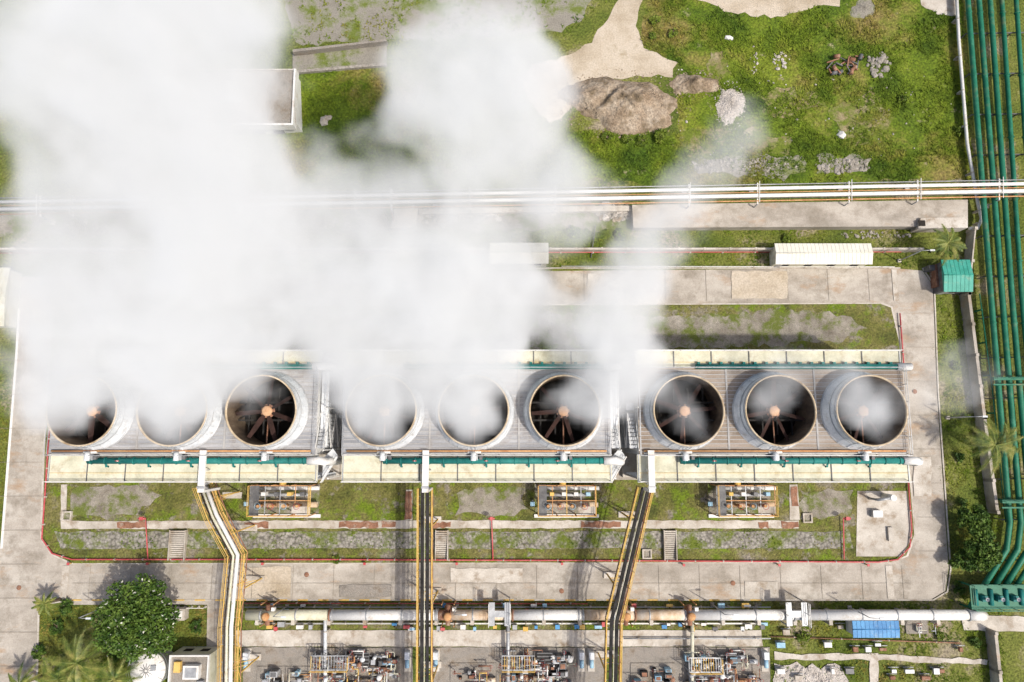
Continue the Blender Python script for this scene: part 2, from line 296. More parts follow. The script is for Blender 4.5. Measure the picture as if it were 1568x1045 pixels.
def mound(name,cu,cv,ru,rv,h,k,sd_):
    r_=np.random.default_rng(sd_); cx,cy=W2(cu,cv); rx=ru*0.1; ry=rv*0.1; n=72; m_=30
    ph=r_.uniform(0,6.28,8); V=[(cx,cy,h*0.9)]; Fc=[]
    def nz(x,y): return sum(math.sin(x*(0.7+0.55*i)+ph[i])*math.cos(y*(0.8+0.5*i)+ph[-i-1])/(1+i*0.6) for i in range(7))
    ej=r_.uniform(-.035,.035,n)
    for i in range(1,m_+1):
        for j in range(n):
            t=2*math.pi*j/n; e=1+0.16*math.sin(2*t+ph[0])+0.10*math.sin(3*t+ph[1])+0.06*math.sin(7*t+ph[2])+ej[j]*(i/m_)**3
            x=cx+rx*e*i/m_*math.cos(t); y=cy+ry*e*i/m_*math.sin(t); q=1-(i/m_)**1.3
            V.append((x,y,max(-0.05,h*q*(1+0.26*nz(x,y))+r_.uniform(-.05,.09)*(q>0))-0.02*(i==m_)))
    for j in range(n): Fc.append((0,1+j,1+(j+1)%n))
    for i in range(m_-1):
        for j in range(n):
            a=1+i*n+j; b_=1+i*n+(j+1)%n; Fc.append((a,a+n,b_+n,b_))
    me=bpy.data.meshes.new(name); me.from_pydata(V,[],Fc); me.materials.append(M[k]); me.polygons.foreach_set('use_smooth',[True]*len(Fc)); link(bpy.data.objects.new(name,me))
    HARD.append(np.array([(cx+rx*.85*math.cos(t),cy+ry*.85*math.sin(t)) for t in np.linspace(0,6.28,20)]))
mound('gravel_mound',953,160,90,47,2.6,'mound',1)
mound('gravel_mound',1062,130,36,20,1.3,'mound',2)
mound('gravel_mound',1118,162,22,34,0.7,'moundl',3)
mound('gravel_mound',1322,14,22,17,0.4,'asph',4)
bm=bmesh.new(); bmesh.ops.create_icosphere(bm,subdivisions=1,radius=1); bm.verts.ensure_lookup_table()
IV=np.array([v.co[:] for v in bm.verts]); IF=np.array([[v.index for v in f.verts] for f in bm.faces]); bm.free()
def rocks(name,u,v,ru,rv,n,smin,smax,k,z=0.0,mats=None,ring=False):
    V=[];Fc=[];c=0;mi=[]
    for i in range(n):
        a=random.uniform(0,6.28); q=random.uniform(.85,1.15) if ring else math.sqrt(random.random()); x,y=W2(u+ru*q*math.cos(a),v+rv*q*math.sin(a))
        s_=random.uniform(smin,smax)*random.uniform(0.5,1); vv=IV*(1+rng.uniform(-.3,.3,(len(IV),1)))*s_*np.array([random.uniform(.7,1.3),random.uniform(.7,1.3),.6])
        th=random.uniform(0,3); R=np.array([[math.cos(th),-math.sin(th),0],[math.sin(th),math.cos(th),0],[0,0,1]])
        V.append(vv@R.T+np.array([x,y,z+s_*0.3])); Fc.append(IF+c); c+=len(IV); mi+=[random.randrange(len(mats)) if mats else 0]*len(IF)
    npmesh(name,np.vstack(V),3,np.vstack(Fc),mats or [k],mi)
rocks('rock_pile',1195,95,14,14,25,.2,.5,'moundl'); rocks('rock_pile',1155,92,6,22,16,.15,.35,'moundl')
rocks('rock_pile',1345,100,18,20,60,.25,.7,'rock'); rocks('boulder',1115,59,2,2,2,.5,.7,'white'); rocks('boulder',500,183,6,4,4,.5,.9,'conc2')
rocks('boulder',1284,206,6,2,2,.5,.7,'white'); rocks('rock_pile',1235,1035,50,14,110,.15,.5,'moundl')
rocks('scattered_rocks',1210,170,260,90,80,.1,.25,'moundl'); rocks('rubble',940,325,28,14,90,.3,.9,'rock',mats=['rock','mound','moundl'])
rocks('rubble',690,330,90,14,120,.3,.8,'rock',mats=['rock','mound','moundl']); rocks('rubble',1290,254,42,12,110,.15,.55,'rock'); rocks('rubble',1130,254,80,12,160,.12,.4,'rock')
rocks('rubble',1340,360,60,5,50,.15,.4,'rock'); rocks('rubble',130,352,40,12,60,.2,.6,'rock'); rocks('rubble',420,345,150,10,120,.2,.6,'rock')
rocks('mound_stones',953,160,66,30,200,.06,.2,'mound',z=1.0)
rocks('mound_stones',953,160,93,48,260,.06,.2,'mound',ring=True); rocks('mound_stones',1062,130,36,20,120,.06,.2,'mound',ring=True); rocks('mound_stones',1118,162,22,34,120,.06,.2,'moundl',ring=True)
b=MB()
for i in range(26):
    x,y=W2(1290+random.uniform(-24,24),104+random.uniform(-14,14)); a=random.uniform(0,3.1); L=random.uniform(.8,2.2); zz=random.uniform(.2,.8)
    if i%3: b.tube([(x-L/2*math.cos(a),y-L/2*math.sin(a),zz),(x+L/2*math.cos(a),y+L/2*math.sin(a),zz+random.uniform(-.2,.4))],random.uniform(.08,.16),random.choice(['rust','dsteel']),4)
    else: b.tube([(x,y,zz),(x+.9*math.cos(a),y+.9*math.sin(a),zz+.1)],.32,random.choice(['rust','rust','dsteel']),12)
b.build('scrap_heap')
# ------------------------------------------------------------ grass tufts
def inpoly(P,pts):
    x,y=pts[:,0],pts[:,1]; ins=np.zeros(len(pts),bool); n=len(P); j=n-1
    for i in range(n):
        xi,yi=P[i];xj,yj=P[j]
        c=((yi>y)!=(yj>y))&(x<(xj-xi)*(y-yi)/(yj-yi+1e-12)+xi); ins^=c; j=i
    return ins
def tufts(name,px,dens,smin,smax,z=0.0,blades=4,kmat='tuft',clump=0.0):
    P=np.array([W2(*p) for p in px]); mn=P.min(0);mx=P.max(0); n=int((mx-mn).prod()*dens)
    Q=rng.uniform(mn,mx,(n,2)); Q=Q[inpoly(P,Q)]
    for h in HARD: 
        if len(Q): Q=Q[~inpoly(h,Q)]
    if clump:
        f=np.sin(Q[:,0]*.55+1.3*np.sin(Q[:,1]*.4))+np.cos(Q[:,1]*.62+1.1*np.sin(Q[:,0]*.33))+.6*np.sin(Q[:,0]*1.7+2*np.sin(Q[:,1]*1.3))+rng.normal(0,.5,len(Q)); Q=Q[f>clump-1]
    n=len(Q); 
    if n==0: return
    s_=rng.uniform(smin,smax,n)*rng.uniform(.5,1,n); out=[]
    for k in range(blades):
        a=rng.uniform(0,6.283,n); L=s_*rng.uniform(.6,1.1,n); wd=s_*rng.uniform(.12,.22,n); hh=s_*rng.uniform(.3,.9,n)
        ca,sa=np.cos(a),np.sin(a)
        p0=np.stack([Q[:,0]-sa*wd,Q[:,1]+ca*wd,np.full(n,z)],1); p1=np.stack([Q[:,0]+sa*wd,Q[:,1]-ca*wd,np.full(n,z)],1)
        p2=np.stack([Q[:,0]+ca*L,Q[:,1]+sa*L,z+hh],1); out.append(np.stack([p0,p1,p2],1))
    V=np.concatenate(out).reshape(-1,3); npmesh(name,V,3,None,[kmat])
tufts('grass_tufts',[(985,-20),(1470,-20),(1492,280),(860,285),(870,200),(1040,200),(1040,95),(985,75)],16,.2,.8,clump=.9)
tufts('grass_tufts',[(440,95),(590,95),(640,200),(900,215),(900,285),(430,290)],9,.25,.7,clump=.5)
tufts('grass_tufts',[(640,350),(1420,350),(1420,410),(640,410)],10,.2,.5,clump=.7)
tufts('grass_tufts',[(1432,400),(1490,400),(1530,800),(1540,1045),(1180,1045),(1180,922),(1450,922),(1455,870)],11,.2,.6,clump=.7)
tufts('grass_tufts',[(-10,0),(940,0),(860,60),(440,90),(440,410),(-10,410)],3,.25,.7,clump=.7)
tufts('grass_tufts',[(590,60),(860,90),(800,130),(860,200),(640,200)],6,.25,.7,clump=.7)
tufts('grass_tufts',[(0,540),(22,540),(0,820)],12,.2,.5); tufts('grass_tufts',[(60,930),(315,926),(315,1045),(60,1045)],14,.2,.5,clump=.1)
tufts('yard_grass_tufts',[(80,742),(1385,742),(1395,862),(110,862),(70,830)],9,.12,.35,z=.14,clump=1.1)
tufts('yard_grass_tufts',[(95,841),(1310,841),(1340,861),(110,861)],22,.15,.4,z=.14)
tufts('yard_grass_tufts',[(850,466),(1368,466),(1375,536),(850,536)],9,.15,.45,z=.14,clump=1.1)
tufts('verge_grass_tufts',[(372,919),(1178,919),(1178,963),(372,963)],12,.15,.35,clump=.8)
tufts('hedge_grass',[(1062,468),(1364,466),(1364,476),(1062,478)],20,.3,.6,z=.14); tufts('hedge_grass',[(1340,470),(1366,470),(1370,530),(1345,530)],14,.3,.6,z=.14)
HB=HARD; HARD=[]
tufts('verge_grass_tufts',[(560,916),(1440,916),(1440,922),(560,922)],6,.15,.35,clump=.9)
tufts('pitching_weeds',[(90,812),(1300,812),(1300,842),(90,842)],5,.12,.35,z=.2,clump=1.3)
tufts('verge_grass_tufts',[(1425,520),(1436,520),(1452,880),(1440,880)],6,.15,.35,clump=1.1)
HARD=HB
# ------------------------------------------------------------ cooling towers
DZ=12.0
def tower(u0,u1,stacks,deck,side):
    root=empty('cooling_tower')
    yS=W2(u0,696,DZ)[1]; yN=W2(u1,563,DZ)[1]; x1=W2(u1,631,DZ)[0]; x0=W2(u0,631,DZ)[0]; yS2=W2(u0,738,DZ-.5)[1]; yN2=W2(u0,537,DZ-.5)[1]
    xs=[x0+(x1-x0)*i/3 for i in range(4)]
    cs=[W2(s,631,DZ)[0] for s in stacks]; cyy=W2(784,630,DZ)[1]
    b=MB(); R=4.55
    for i,cx in enumerate(cs):
        xa=xs[i] ; xb=xs[i+1]; 
        if i: xa=(cs[i-1]+cs[i])/2
        if i<2: xb=(cs[i]+cs[i+1])/2
        n=48; A=[];B=[]
        for j in range(n):
            t=2*math.pi*j/n+math.pi/4; c_,s_=math.cos(t),math.sin(t)
            q=j/n*4; sg=int(q); fr=q-sg
            cor=[(xb,yN),(xa,yN),(xa,yS),(xb,yS)]
            p=cor[sg]; p2=cor[(sg+1)%4]; A.append((cx+R*c_,cyy+R*s_)); B.append((p[0]+(p2[0]-p[0])*fr,p[1]+(p2[1]-p[1])*fr))
        base=len(b.v); b.v+=[(p[0],p[1],DZ) for p in A]+[(p[0],p[1],DZ) for p in B]
        for j in range(n):
            j2=(j+1)%n; b.face([base+j,base+n+j,base+n+j2,base+j2],deck)
    b.build('deck',root)
    b=MB()
    y=yS+.3
    while y<yN-.2:
        segs=[(x0+.1,x1-.1)]
        for cx in cs:
            d=5.25**2-(y-cyy)**2
            if d>0:
                hw=math.sqrt(d); ns=[]
                for (a,c) in segs:
                    if a<cx-hw<c: ns.append((a,cx-hw)); ns.append((cx+hw,c))
                    elif cx-hw<=a<cx+hw: ns.append((min(cx+hw,c),c))
                    else: ns.append((a,c))
                segs=ns
        for (a,c) in segs:
            if c-a>.05: b.box(a,y-.05,DZ,c,y+.05,DZ+.07,'rib')
        y+=.55
    for cx in [(cs[0]+cs[1])/2,(cs[1]+cs[2])/2]:
        b.box(cx-.12,yS+.1,DZ+.002,cx+.12,yN-.1,DZ+.1,'rib')
    b.build('deck_ribs',root)
    b=MB()
    b.box(x0,yS,0,x0+.15,yN,DZ-.01,'white'); b.box(x1-.15,yS,0,x1,yN,DZ-.01,'white')
    b.box(x0+.16,yS,0,x1-.16,yS+.15,DZ-.01,'dark'); b.box(x0+.16,yN-.15,0,x1-.16,yN,DZ-.01,'dark')
    b.box(x0+.2,yS+.2,1.0,x1-.2,yN-.2,6.5,'dark')  # near-black fill: its colour stands in for unlit depth under the fans
    for i in range(14):
        z=1+i*.75; ya=yS2+.25
        b.prism([(x0,ya),(x1,ya),(x1,ya+.5),(x0,ya+.5)],z,z+.06,'wpanel')
        b.box(x0,yN2-.75,z,x1,yN2-.25,z+.06,'wpanel')
    for i in range(13):
        z=.8+i*.85
        for xx in (x0-.05,x1): b.box(xx,yS,z,xx+.05,yN,z+.08,'steel')
    n=12
    for i in range(n+1):
        xx=x0+(x1-x0)*i/n
        for yy in (yS2+.4,yN2-.4): b.box(xx-.1,yy-.1,0,xx+.1,yy+.1,DZ-.8,'steel')
    b.box(x0-.5,yS2,0.1,x1+.5,yN2,1.0,'conc2')
    b.build('louvred_walls',root)
    b=MB()
    for (ya,yb,nm) in ((yS2,yS-.02,0),(yN+.02,yN2,1)):
        b.box(x0-.2,ya,DZ-.75,x1+.2,yb,DZ-.5,'cream','wpanel')
        b.box(x0-.2,ya-.08,DZ-.52,x1+.2,ya,DZ-.22,'white'); b.box(x0-.2,yb-.1,DZ-.5,x1+.2,yb,DZ-.25,'white')
        k=7
        for i in range(k+1):
            xx=x0+(x1-x0)*i/k; b.box(xx-.06,ya+.01,DZ-.5,xx+.06,yb-.11,DZ-.4,'dsteel' if 0<i<k else 'steel')
        m_=ya+(yb-ya)*.32; b.box(x0,m_-.025,DZ-.5,x1,m_+.025,DZ-.43,'yellow')
    b.build('distribution_decks',root)
    b=MB(); yp=yS-.85; zp=DZ+.15; r=.42
    b.tube([(x0+5.5,yp,zp),(x1-1.0,yp,zp)],r,'teal',12)
    b.tube([(x1-1.0,yp,zp),(x1+.6,yp,zp),(x1+1.3,yp-.1,zp-.3),(x1+1.5,yp-.2,zp-1.2),(x1+1.5,yp-.2,.3)],.55,'white',14)
    for i in range(16):
        xx=x0+6+(x1-x0-7.5)*i/15
        b.tube([(xx-.07,yp,zp),(xx+.07,yp,zp)],r+.08,'teal',12)
        if i%3==1: b.tube([(xx,yp,zp),(xx,yp-.8,zp-.2),(xx,yp-.8,DZ-.5)],.14,'teal',8)
        if i%5==2: b.tube([(xx,yp,zp+.3),(xx,yp,zp+.75)],.1,'white',6); b.tube([(xx-.25,yp,zp+.75),(xx+.25,yp,zp+.75)],.05,'red',6)
    yq=yN+.1
    b.tube([(x0+8,yq,zp),(x1-.8,yq,zp)],.34,'teal',12); b.tube([(x1-.8,yq,zp),(x1+1.0,yq,zp),(x1+1.4,yq,zp-.8),(x1+1.4,yq,.3)],.5,'white',12)
    for i in range(18):
        xx=x0+8.5+(x1-x0-10)*i/17; b.cbox(xx,yq+.45,DZ-.45,.35,.4,.5,'teal')
    b.tube([(x0+.6,yS+.45,DZ+.35),(x1-.6,yS+.45,DZ+.35)],.13,'orange',8)
    b.tube([(x0+.6,yS+.15,DZ+.3),(x1-.6,yS+.15,DZ+.3)],.08,'white',6)
    b.build('water_headers',root)
    b=MB()
    b.rail([(x0+.1,yS-.15,DZ),(x1-.1,yS-.15,DZ)],'steel'); b.rail([(x0+.1,yN-.05,DZ),(x1-.1,yN-.05,DZ)],'steel')
    b.rail([(x0+.1,yS,DZ),(x0+.1,yN,DZ)],'steel'); b.rail([(x1-.1,yS,DZ),(x1-.1,yN,DZ)],'steel')
    b.rail([(x0,yS2+.05,DZ-.5),(x1,yS2+.05,DZ-.5)],'white'); b.rail([(x0,yN2-.05,DZ-.5),(x1,yN2-.05,DZ-.5)],'white')
    b.build('railings',root)
    b=MB(); sx=x1+.15 if side>0 else x0-1.25
    zt=DZ
    for fl in range(6):
        za=zt-fl*2; zb=za-2; ya=(yS+.8) if fl%2==0 else (yS+5.6); yb=(yS+5.6) if fl%2==0 else (yS+.8)
        for i in range(9):
            t_=i/9; b.box(sx,ya+(yb-ya)*t_,za-2*t_-.06,sx+1.05,ya+(yb-ya)*t_+(.42 if yb>ya else -.42),za-2*t_,'steel')
        b.tube([(sx,ya,za+.9),(sx,yb,zb+.9)],.05,'white',4); b.tube([(sx+1.05,ya,za+.9),(sx+1.05,yb,zb+.9)],.05,'white',4)
    for yy in (yS+.5,yS+6.2):
        b.box(sx+1.06,yy,0,sx+1.2,yy+.14,DZ+1,'white')
    b.box(sx-.02,yS+6,DZ-2.1,sx+1.1,yS+7,DZ-2,'steel')
    b.build('stair_tower',root)
    for ci,cx in enumerate(cs):
        b=MB(); z0=DZ+.02
        prof=[(5.25,z0),(5.22,z0+.35),(5.0,z0+.8),(4.80,z0+1.5),(4.70,z0+2.2),(4.66,z0+3.0)]
        b.rev(cx,cyy,prof,'wpanel',64); T_=z0+3.0
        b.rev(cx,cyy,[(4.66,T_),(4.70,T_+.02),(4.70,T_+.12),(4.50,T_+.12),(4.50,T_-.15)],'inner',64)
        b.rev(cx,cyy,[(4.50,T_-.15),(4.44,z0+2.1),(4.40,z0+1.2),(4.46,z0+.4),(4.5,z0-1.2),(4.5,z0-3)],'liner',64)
        for j in range(24):
            t_=2*math.pi*j/24+.1; c_,s_=math.cos(t_),math.sin(t_)
            b.tube([(cx+(r_+.03)*c_,cyy+(r_+.03)*s_,z_) for r_,z_ in prof],.05,'wpanel',4,False)
        for zz,rr in ((z0+1.5,4.83),(z0+2.6,4.70)): b.rev(cx,cyy,[(rr,zz),(rr+.06,zz),(rr+.06,zz+.1),(rr,zz+.1)],'steel',64)
        b.rev(cx,cyy,[(5.2,z0+.12),(5.42,z0+.1),(5.42,z0)],'steel',64)
        for q in (-.25,.25): b.tube([(cx+q,cyy-5.3,z0),(cx+q,cyy-4.75,z0+3.1)],.04,'steel',4)
        b.build('fan_stack',root)
        b=MB(); fz=z0+.7; nb=7; a0=random.uniform(0,1)
        for j in range(nb):
            t_=a0+2*math.pi*j/nb; c_,s_=math.cos(t_),math.sin(t_); base=len(b.v)
            for (r_,w_,tw) in ((.6,.12,.1),(1.3,.28,.26),(2.8,.28,.2),(4.25,.22,.1)):
                for sg,dz in ((-1,tw),(1,-tw)):
                    b.v.append((cx+r_*c_-sg*w_*s_,cyy+r_*s_+sg*w_*c_,fz+dz))
            for i in range(3): b.face([base+2*i,base+2*i+1,base+2*i+3,base+2*i+2],'blade')
        b.rev(cx,cyy,[(.7,fz-.2),(.7,fz+.15),(.6,fz+.25),(.35,fz+.35),(.02,fz+.38)],'hub',24)
        b.rev(cx,cyy,[(.95,fz-.35),(.95,fz-.2),(.7,fz-.2)],'rust',24)
        b.build('fan',root)
        b=MB()
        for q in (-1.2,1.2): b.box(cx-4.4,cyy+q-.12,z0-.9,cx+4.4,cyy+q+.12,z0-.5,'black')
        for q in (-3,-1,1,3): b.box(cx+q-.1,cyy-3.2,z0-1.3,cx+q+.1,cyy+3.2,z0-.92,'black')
        b.tube([(cx,cyy,fz-.6),(cx,cyy-5.9,fz-.3)],.10,'rust',8)
        b.cbox(cx,cyy-6.1,DZ+.05,1.0,.9,.5,'steel'); b.tube([(cx-.1,cyy-5.5,fz+.1),(cx-.1,cyy-6.6,fz+.1)],.36,'wpanel',14)
        b.tube([(cx-.9,cyy-5.5,DZ+.35),(cx+.9,cyy-5.5,DZ+.35)],.18,'white',8); b.cbox(cx+.9,cyy-6.2,DZ,.4,.5,.9,'dsteel')
        b.build('fan_drive',root)
    return x0,x1,yS,yN,yS2,yN2
TA=tower(80,486,[146,280,412],'deckg',1)
TB=tower(527,934,[590,727,862],'deckg',1)
TC=tower(977,1387,[1046,1182,1317],'deckb',-1)
# ------------------------------------------------------------ elevated racks
def offs(pts,d):
    out=[]
    for i,p in enumerate(pts):
        a=Vector(pts[max(i-1,0)]); c=Vector(pts[min(i+1,len(pts)-1)]); t_=(c-a); t_.z=0; t_.normalize(); n=Vector((-t_.y,t_.x,0)); out.append(Vector(p)+n*d)
    return out
def bridge(name,px,z,kind,wd=1.1):
    root=empty(name); pts=[Vector(W(u,v,z)) for u,v in px]
    b=MB()
    L_=offs(pts,wd); R_=offs(pts,-wd)
    for S in (L_,R_):
        b.tube(S,.09,'yellow' ,4); b.tube([p-Vector((0,0,1.0)) for p in S],.09,'rust',4)
        for i in range(len(S)-1):
            n=max(2,int((S[i+1]-S[i]).length/1.6))
            for j in range(n):
                p=S[i].lerp(S[i+1],j/n); q=S[i].lerp(S[i+1],(j+1)/n)
                b.tube([p,q-Vector((0,0,1))] if j%2 else [p-Vector((0,0,1)),q],.045,'yellow',4,False)
    b.build('truss',root)
    b=MB()
    for i in range(len(pts)-1):
        n=max(2,int((pts[i+1]-pts[i]).length/1.1))
        for j in range(n):
            p=L_[i].lerp(L_[i+1],j/n); q=R_[i].lerp(R_[i+1],j/n); b.tube([p,q],.05,'steel' if j%3 else 'rust',4,False)
    b.rail([tuple(p) for p in offs(pts,wd+.05)],'yellow',1.0,2.2,.035)
    b.rail([tuple(p) for p in offs(pts,-wd-.05)],'yellow',1.0,2.2,.035)
    b.build('walkway_railings',root)
    b=MB()
    if kind=='tray':
        for d in (-.36,.36): b.tube([p+Vector((0,0,.25)) for p in offs(pts,d)],.30,'black',4)
        b.tube([p+Vector((0,0,.5)) for p in offs(pts,0)],.05,'cream',6)
        b.tube([p+Vector((0,0,.2)) for p in offs(pts,.85)],.07,'rust',6)
    else:
        b.tube([p+Vector((0,0,.4)) for p in offs(pts,.35)],.27,'white',10); b.tube([p+Vector((0,0,.4)) for p in offs(pts,-.25)],.17,'cream',8); b.tube([p+Vector((0,0,.3)) for p in offs(pts,-.65)],.08,'black',8); b.tube([p+Vector((0,0,.3)) for p in offs(pts,.85)],.08,'orange',8)
    b.build('pipes_and_trays',root)
    b=MB()
    for i in range(len(pts)-1):
        d=(pts[i+1]-pts[i]).length; n=max(1,round(d/9))
        for j in range(n):
            k=(j+.5)/n
            for S,sg in ((L_,1),(R_,-1)):
                p=S[i].lerp(S[i+1],k); b.tube([p-Vector((0,0,1)),Vector((p.x,p.y,0))],.12,'yellow',4)
            p=L_[i].lerp(L_[i+1],k); q=R_[i].lerp(R_[i+1],k)
            for zz in (1.2,3.5): b.tube([Vector((p.x,p.y,zz)),Vector((q.x,q.y,zz+2.0))],.06,'yellow',4)
            b.cbox((p.x+q.x)/2,(p.y+q.y)/2,0.1,2.9,.9,.25,'conc2')
    b.build('trestles',root)
bridge('pipe_bridge',[(312,742),(330,790),(362,850),(352,960),(350,1110)],8,'pipe',1.15)
bridge('cable_bridge',[(651,748),(650,1110)],8,'tray',0.95)
bridge('cable_bridge',[(988,748),(940,950),(937,1110)],8,'tray',1.0)
def riser(name,u,k):
    b=MB(); x,ya=W2(u,690,DZ+.8); _,yb=W2(u,750,DZ-.3)
    b.box(x-.42,yb,DZ+.5,x+.42,ya,DZ+.85,k); b.box(x-.5,yb+.2,DZ+.86,x+.5,yb+.5,DZ+.95,'steel'); b.box(x-.42,yb-.3,7.6,x+.42,yb-.002,DZ+.85,k)
    for yy in (ya-.4,(ya+yb)/2,yb+.8): b.box(x-.6,yy-.06,DZ-.5,x-.5,yy+.06,DZ+.6,'steel'); b.box(x+.5,yy-.06,DZ-.5,x+.6,yy+.06,DZ+.6,'steel')
    b.build(name)
riser('cable_riser',311,'white'); riser('cable_riser',652,'white'); riser('cable_riser',997,'white')
for T in (TA,TB):
    b=MB(); x=T[1]; b.prism([(x+.3,T[4]-.2),(x+2.4,T[4]+3.3),(x+1.6,T[4]+4.4),(x+.3,T[4]+3)],9.2,9.4,'wpanel'); b.box(x+.9,T[4]+.2,0,x+1.1,T[4]+.4,9.2,'white'); b.box(x+1.8,T[4]+3,0,x+2,T[4]+3.2,9.2,'white')
    b.rail([(x+.3,T[4]-.2,9.4),(x+2.4,T[4]+3.3,9.4)],'white')
    b.box(x+.2,T[2]+1,DZ-1.2,x+1.2,T[3]-.5,DZ-1.05,'wpanel'); b.rail([(x+1.2,T[2]+1,DZ-1.05),(x+1.2,T[3]-.5,DZ-1.05)],'white')
    b.build('end_platform')
# ------------------------------------------------------------ yard platforms
def valve_platform(u0,u1,v0=744,v1=790):
    b=MB(); x0,y1=W2(u0,v0,3.2); x1,y0=W2(u1,v1,3.2); z=3.2
    for fx in np.linspace(0,1,4):
        for yy in (y0,y1): b.tube([(x0+(x1-x0)*fx,yy,0.1),(x0+(x1-x0)*fx,yy,z+.9)],.09,'orange',4)
    for yy in (y0,y1,(y0+y1)/2): b.tube([(x0,yy,z),(x1,yy,z)],.10,'orange',4)
    for fx in np.linspace(0,1,5): b.tube([(x0+(x1-x0)*fx,y0,z),(x0+(x1-x0)*fx,y1,z)],.08,random.choice(['orange','steel','yellow']),4)
    b.box(x0,y0,z+.03,x0+(x1-x0)*.15,y1,z+.1,'dsteel'); b.box(x0+(x1-x0)*.7,y0+.3,z+.03,x1,y0+1.3,z+.1,'conc2')
    b.rail([(x0,y0,z+.1),(x1,y0,z+.1),(x1,y1,z+.1)],'yellow',1.0,1.4,.04); b.rail([(x0,y0,z+.1),(x0,y1,z+.1)],'yellow',1.0,1.4,.04)
    b.tube([(x0+.8,y0+1.4,1.5),(x1+.6,y0+1.4,1.5)],.4,'rpipe',12); b.tube([(x0+.2,y0+2.9,2.2),(x1-.5,y0+2.9,2.2)],.25,'steel',12); b.tube([(x0+.6,y0+3.8,1.4),(x1+.8,y0+3.8,1.4)],.3,'white',12)
    for i in range(4):
        x=x0+1.4+i*(x1-x0-2)/3.6; b.tube([(x,y0+1.4,1.5),(x,y0+1.4,3.9)],.2,'orange',10); b.rev(x,y0+1.4,[(.42,4.0),(.48,4.05),(.42,4.1)],'red' if i%2 else 'tblue',14); b.cbox(x+.6,y0+3.1,2.3,.6,.5,1.3,random.choice(['tblue','white','yellow','dsteel']))
    b.tube([(x0+(x1-x0)*.45,y1,1.0),(x0+(x1-x0)*.45,y1+2.5,1.0)],.5,'yellow',12)
    b.box(x0-.5,y0-.6,.17,x1+.8,y0-.1,.4,'white'); b.box(x0-.4,y0,.165,x1+.5,y1,.2,'gravel')
    b.tube([(x0-.8,y0+2,.2),(x0-.8,y0+2,2.2)],.16,'dsteel',8); b.cbox(x0-.8,y0+1.6,2.2,.6,.6,.4,'tblue')
    b.build('valve_platform')
valve_platform(384,474); valve_platform(824,912); valve_platform(1097,1188)
def steps(u0,u1,v0=811,v1=857):
    b=MB(); x0,y1=W2(u0,v0); x1,y0=W2(u1,v1); n=14
    for i in range(n):
        y=y0+(y1-y0)*i/n; b.box(x0,y,.16,x1,y+(y1-y0)/n*.7,.2+.05*i,'conc2')
    b.box(x0-.15,y0,.16,x0-.02,y1,.85,'conc2'); b.box(x1+.02,y0,.16,x1+.15,y1,.85,'conc2'); b.build('concrete_steps')
steps(265,284); steps(669,685); steps(1016,1034)
def pipe(name,px,r,k,z=.4,n=8,sup=None,supk='conc2'):
    b=MB(); P=[W(p[0],p[1],p[2] if len(p)>2 else z) for p in px]; b.tube(P,r,k,n)
    if sup:
        for i in range(len(P)-1):
            a=Vector(P[i]); c=Vector(P[i+1]); m_=max(1,int((c-a).length/sup)); ang=math.atan2(c.y-a.y,c.x-a.x)
            for j in range(m_):
                p=a.lerp(c,(j+.5)/m_); b.cbox(p.x,p.y,0,.25,r*3,max(.1,p.z-r*.8),supk,ang); b.tube([p-(c-a).normalized()*.08,p+(c-a).normalized()*.08],r*1.18,supk,n)
    return b.build(name)
pipe('fire_main',[(76,650),(70,740),(64,825),(80,848),(110,857),(500,857),(1000,859),(1345,861),(1375,857),(1393,838),(1396,810),(1388,700)],.11,'red',.45,8,4)
pipe('fire_main',[(1384,560),(1378,480)],.11,'red',.45,8,4)
for u in (229,755,1290):
    b=MB(); x,y=W2(u,856); x2,y2=W2(u-2,792); b.tube([(x,y,.5),(x2,y2,.7),(x2,y2,2.0)],.09,'red',8); b.cbox(x2,y2,1.6,.5,.5,.5,'red'); b.tube([(x2-.5,y2,1.9),(x2+.5,y2,1.9)],.12,'red',8); b.build('fire_hydrant')
for u in (110,230,405,560,700,860,1045,1190,1325):
    b=MB(); x,y=W2(u,862 if u<1000 else 864); b.tube([(x,y,.1),(x,y,.8)],.12,'yellow',8); b.cbox(x,y,.8,.35,.35,.15,'red'); b.build('bollard')
b=MB(); x,y=W2(1352,760); b.tube([(x,y,.2),(x,y,3)],.45,'white',12); b.tube([(x,y,2.7),(x-2.2,y-.3,2.7),(x-2.2,y-.3,.2)],.22,'steel',8); b.cbox(x-1.5,y-2.5,.2,1.4,1.0,.9,'steel'); b.cbox(x+.5,y-5.5,.2,.8,2.0,.4,'conc'); b.build('drain_pump')
for (u,v) in ((105,790),(990,848),(1235,793)):
    b=MB(); x,y=W2(u,v); s_=.6
    for dx,dy,sx,sy in ((-s_,0,.2,2*s_+.2),(s_,0,.2,2*s_+.2),(0,-s_,2*s_-.2,.2),(0,s_,2*s_-.2,.2)): b.cbox(x+dx,y+dy,.15,sx,sy,.35,'conc2')
    b.cbox(x,y,.15,2*s_-.21,2*s_-.21,.1,'gravel'); b.build('drain_pit')
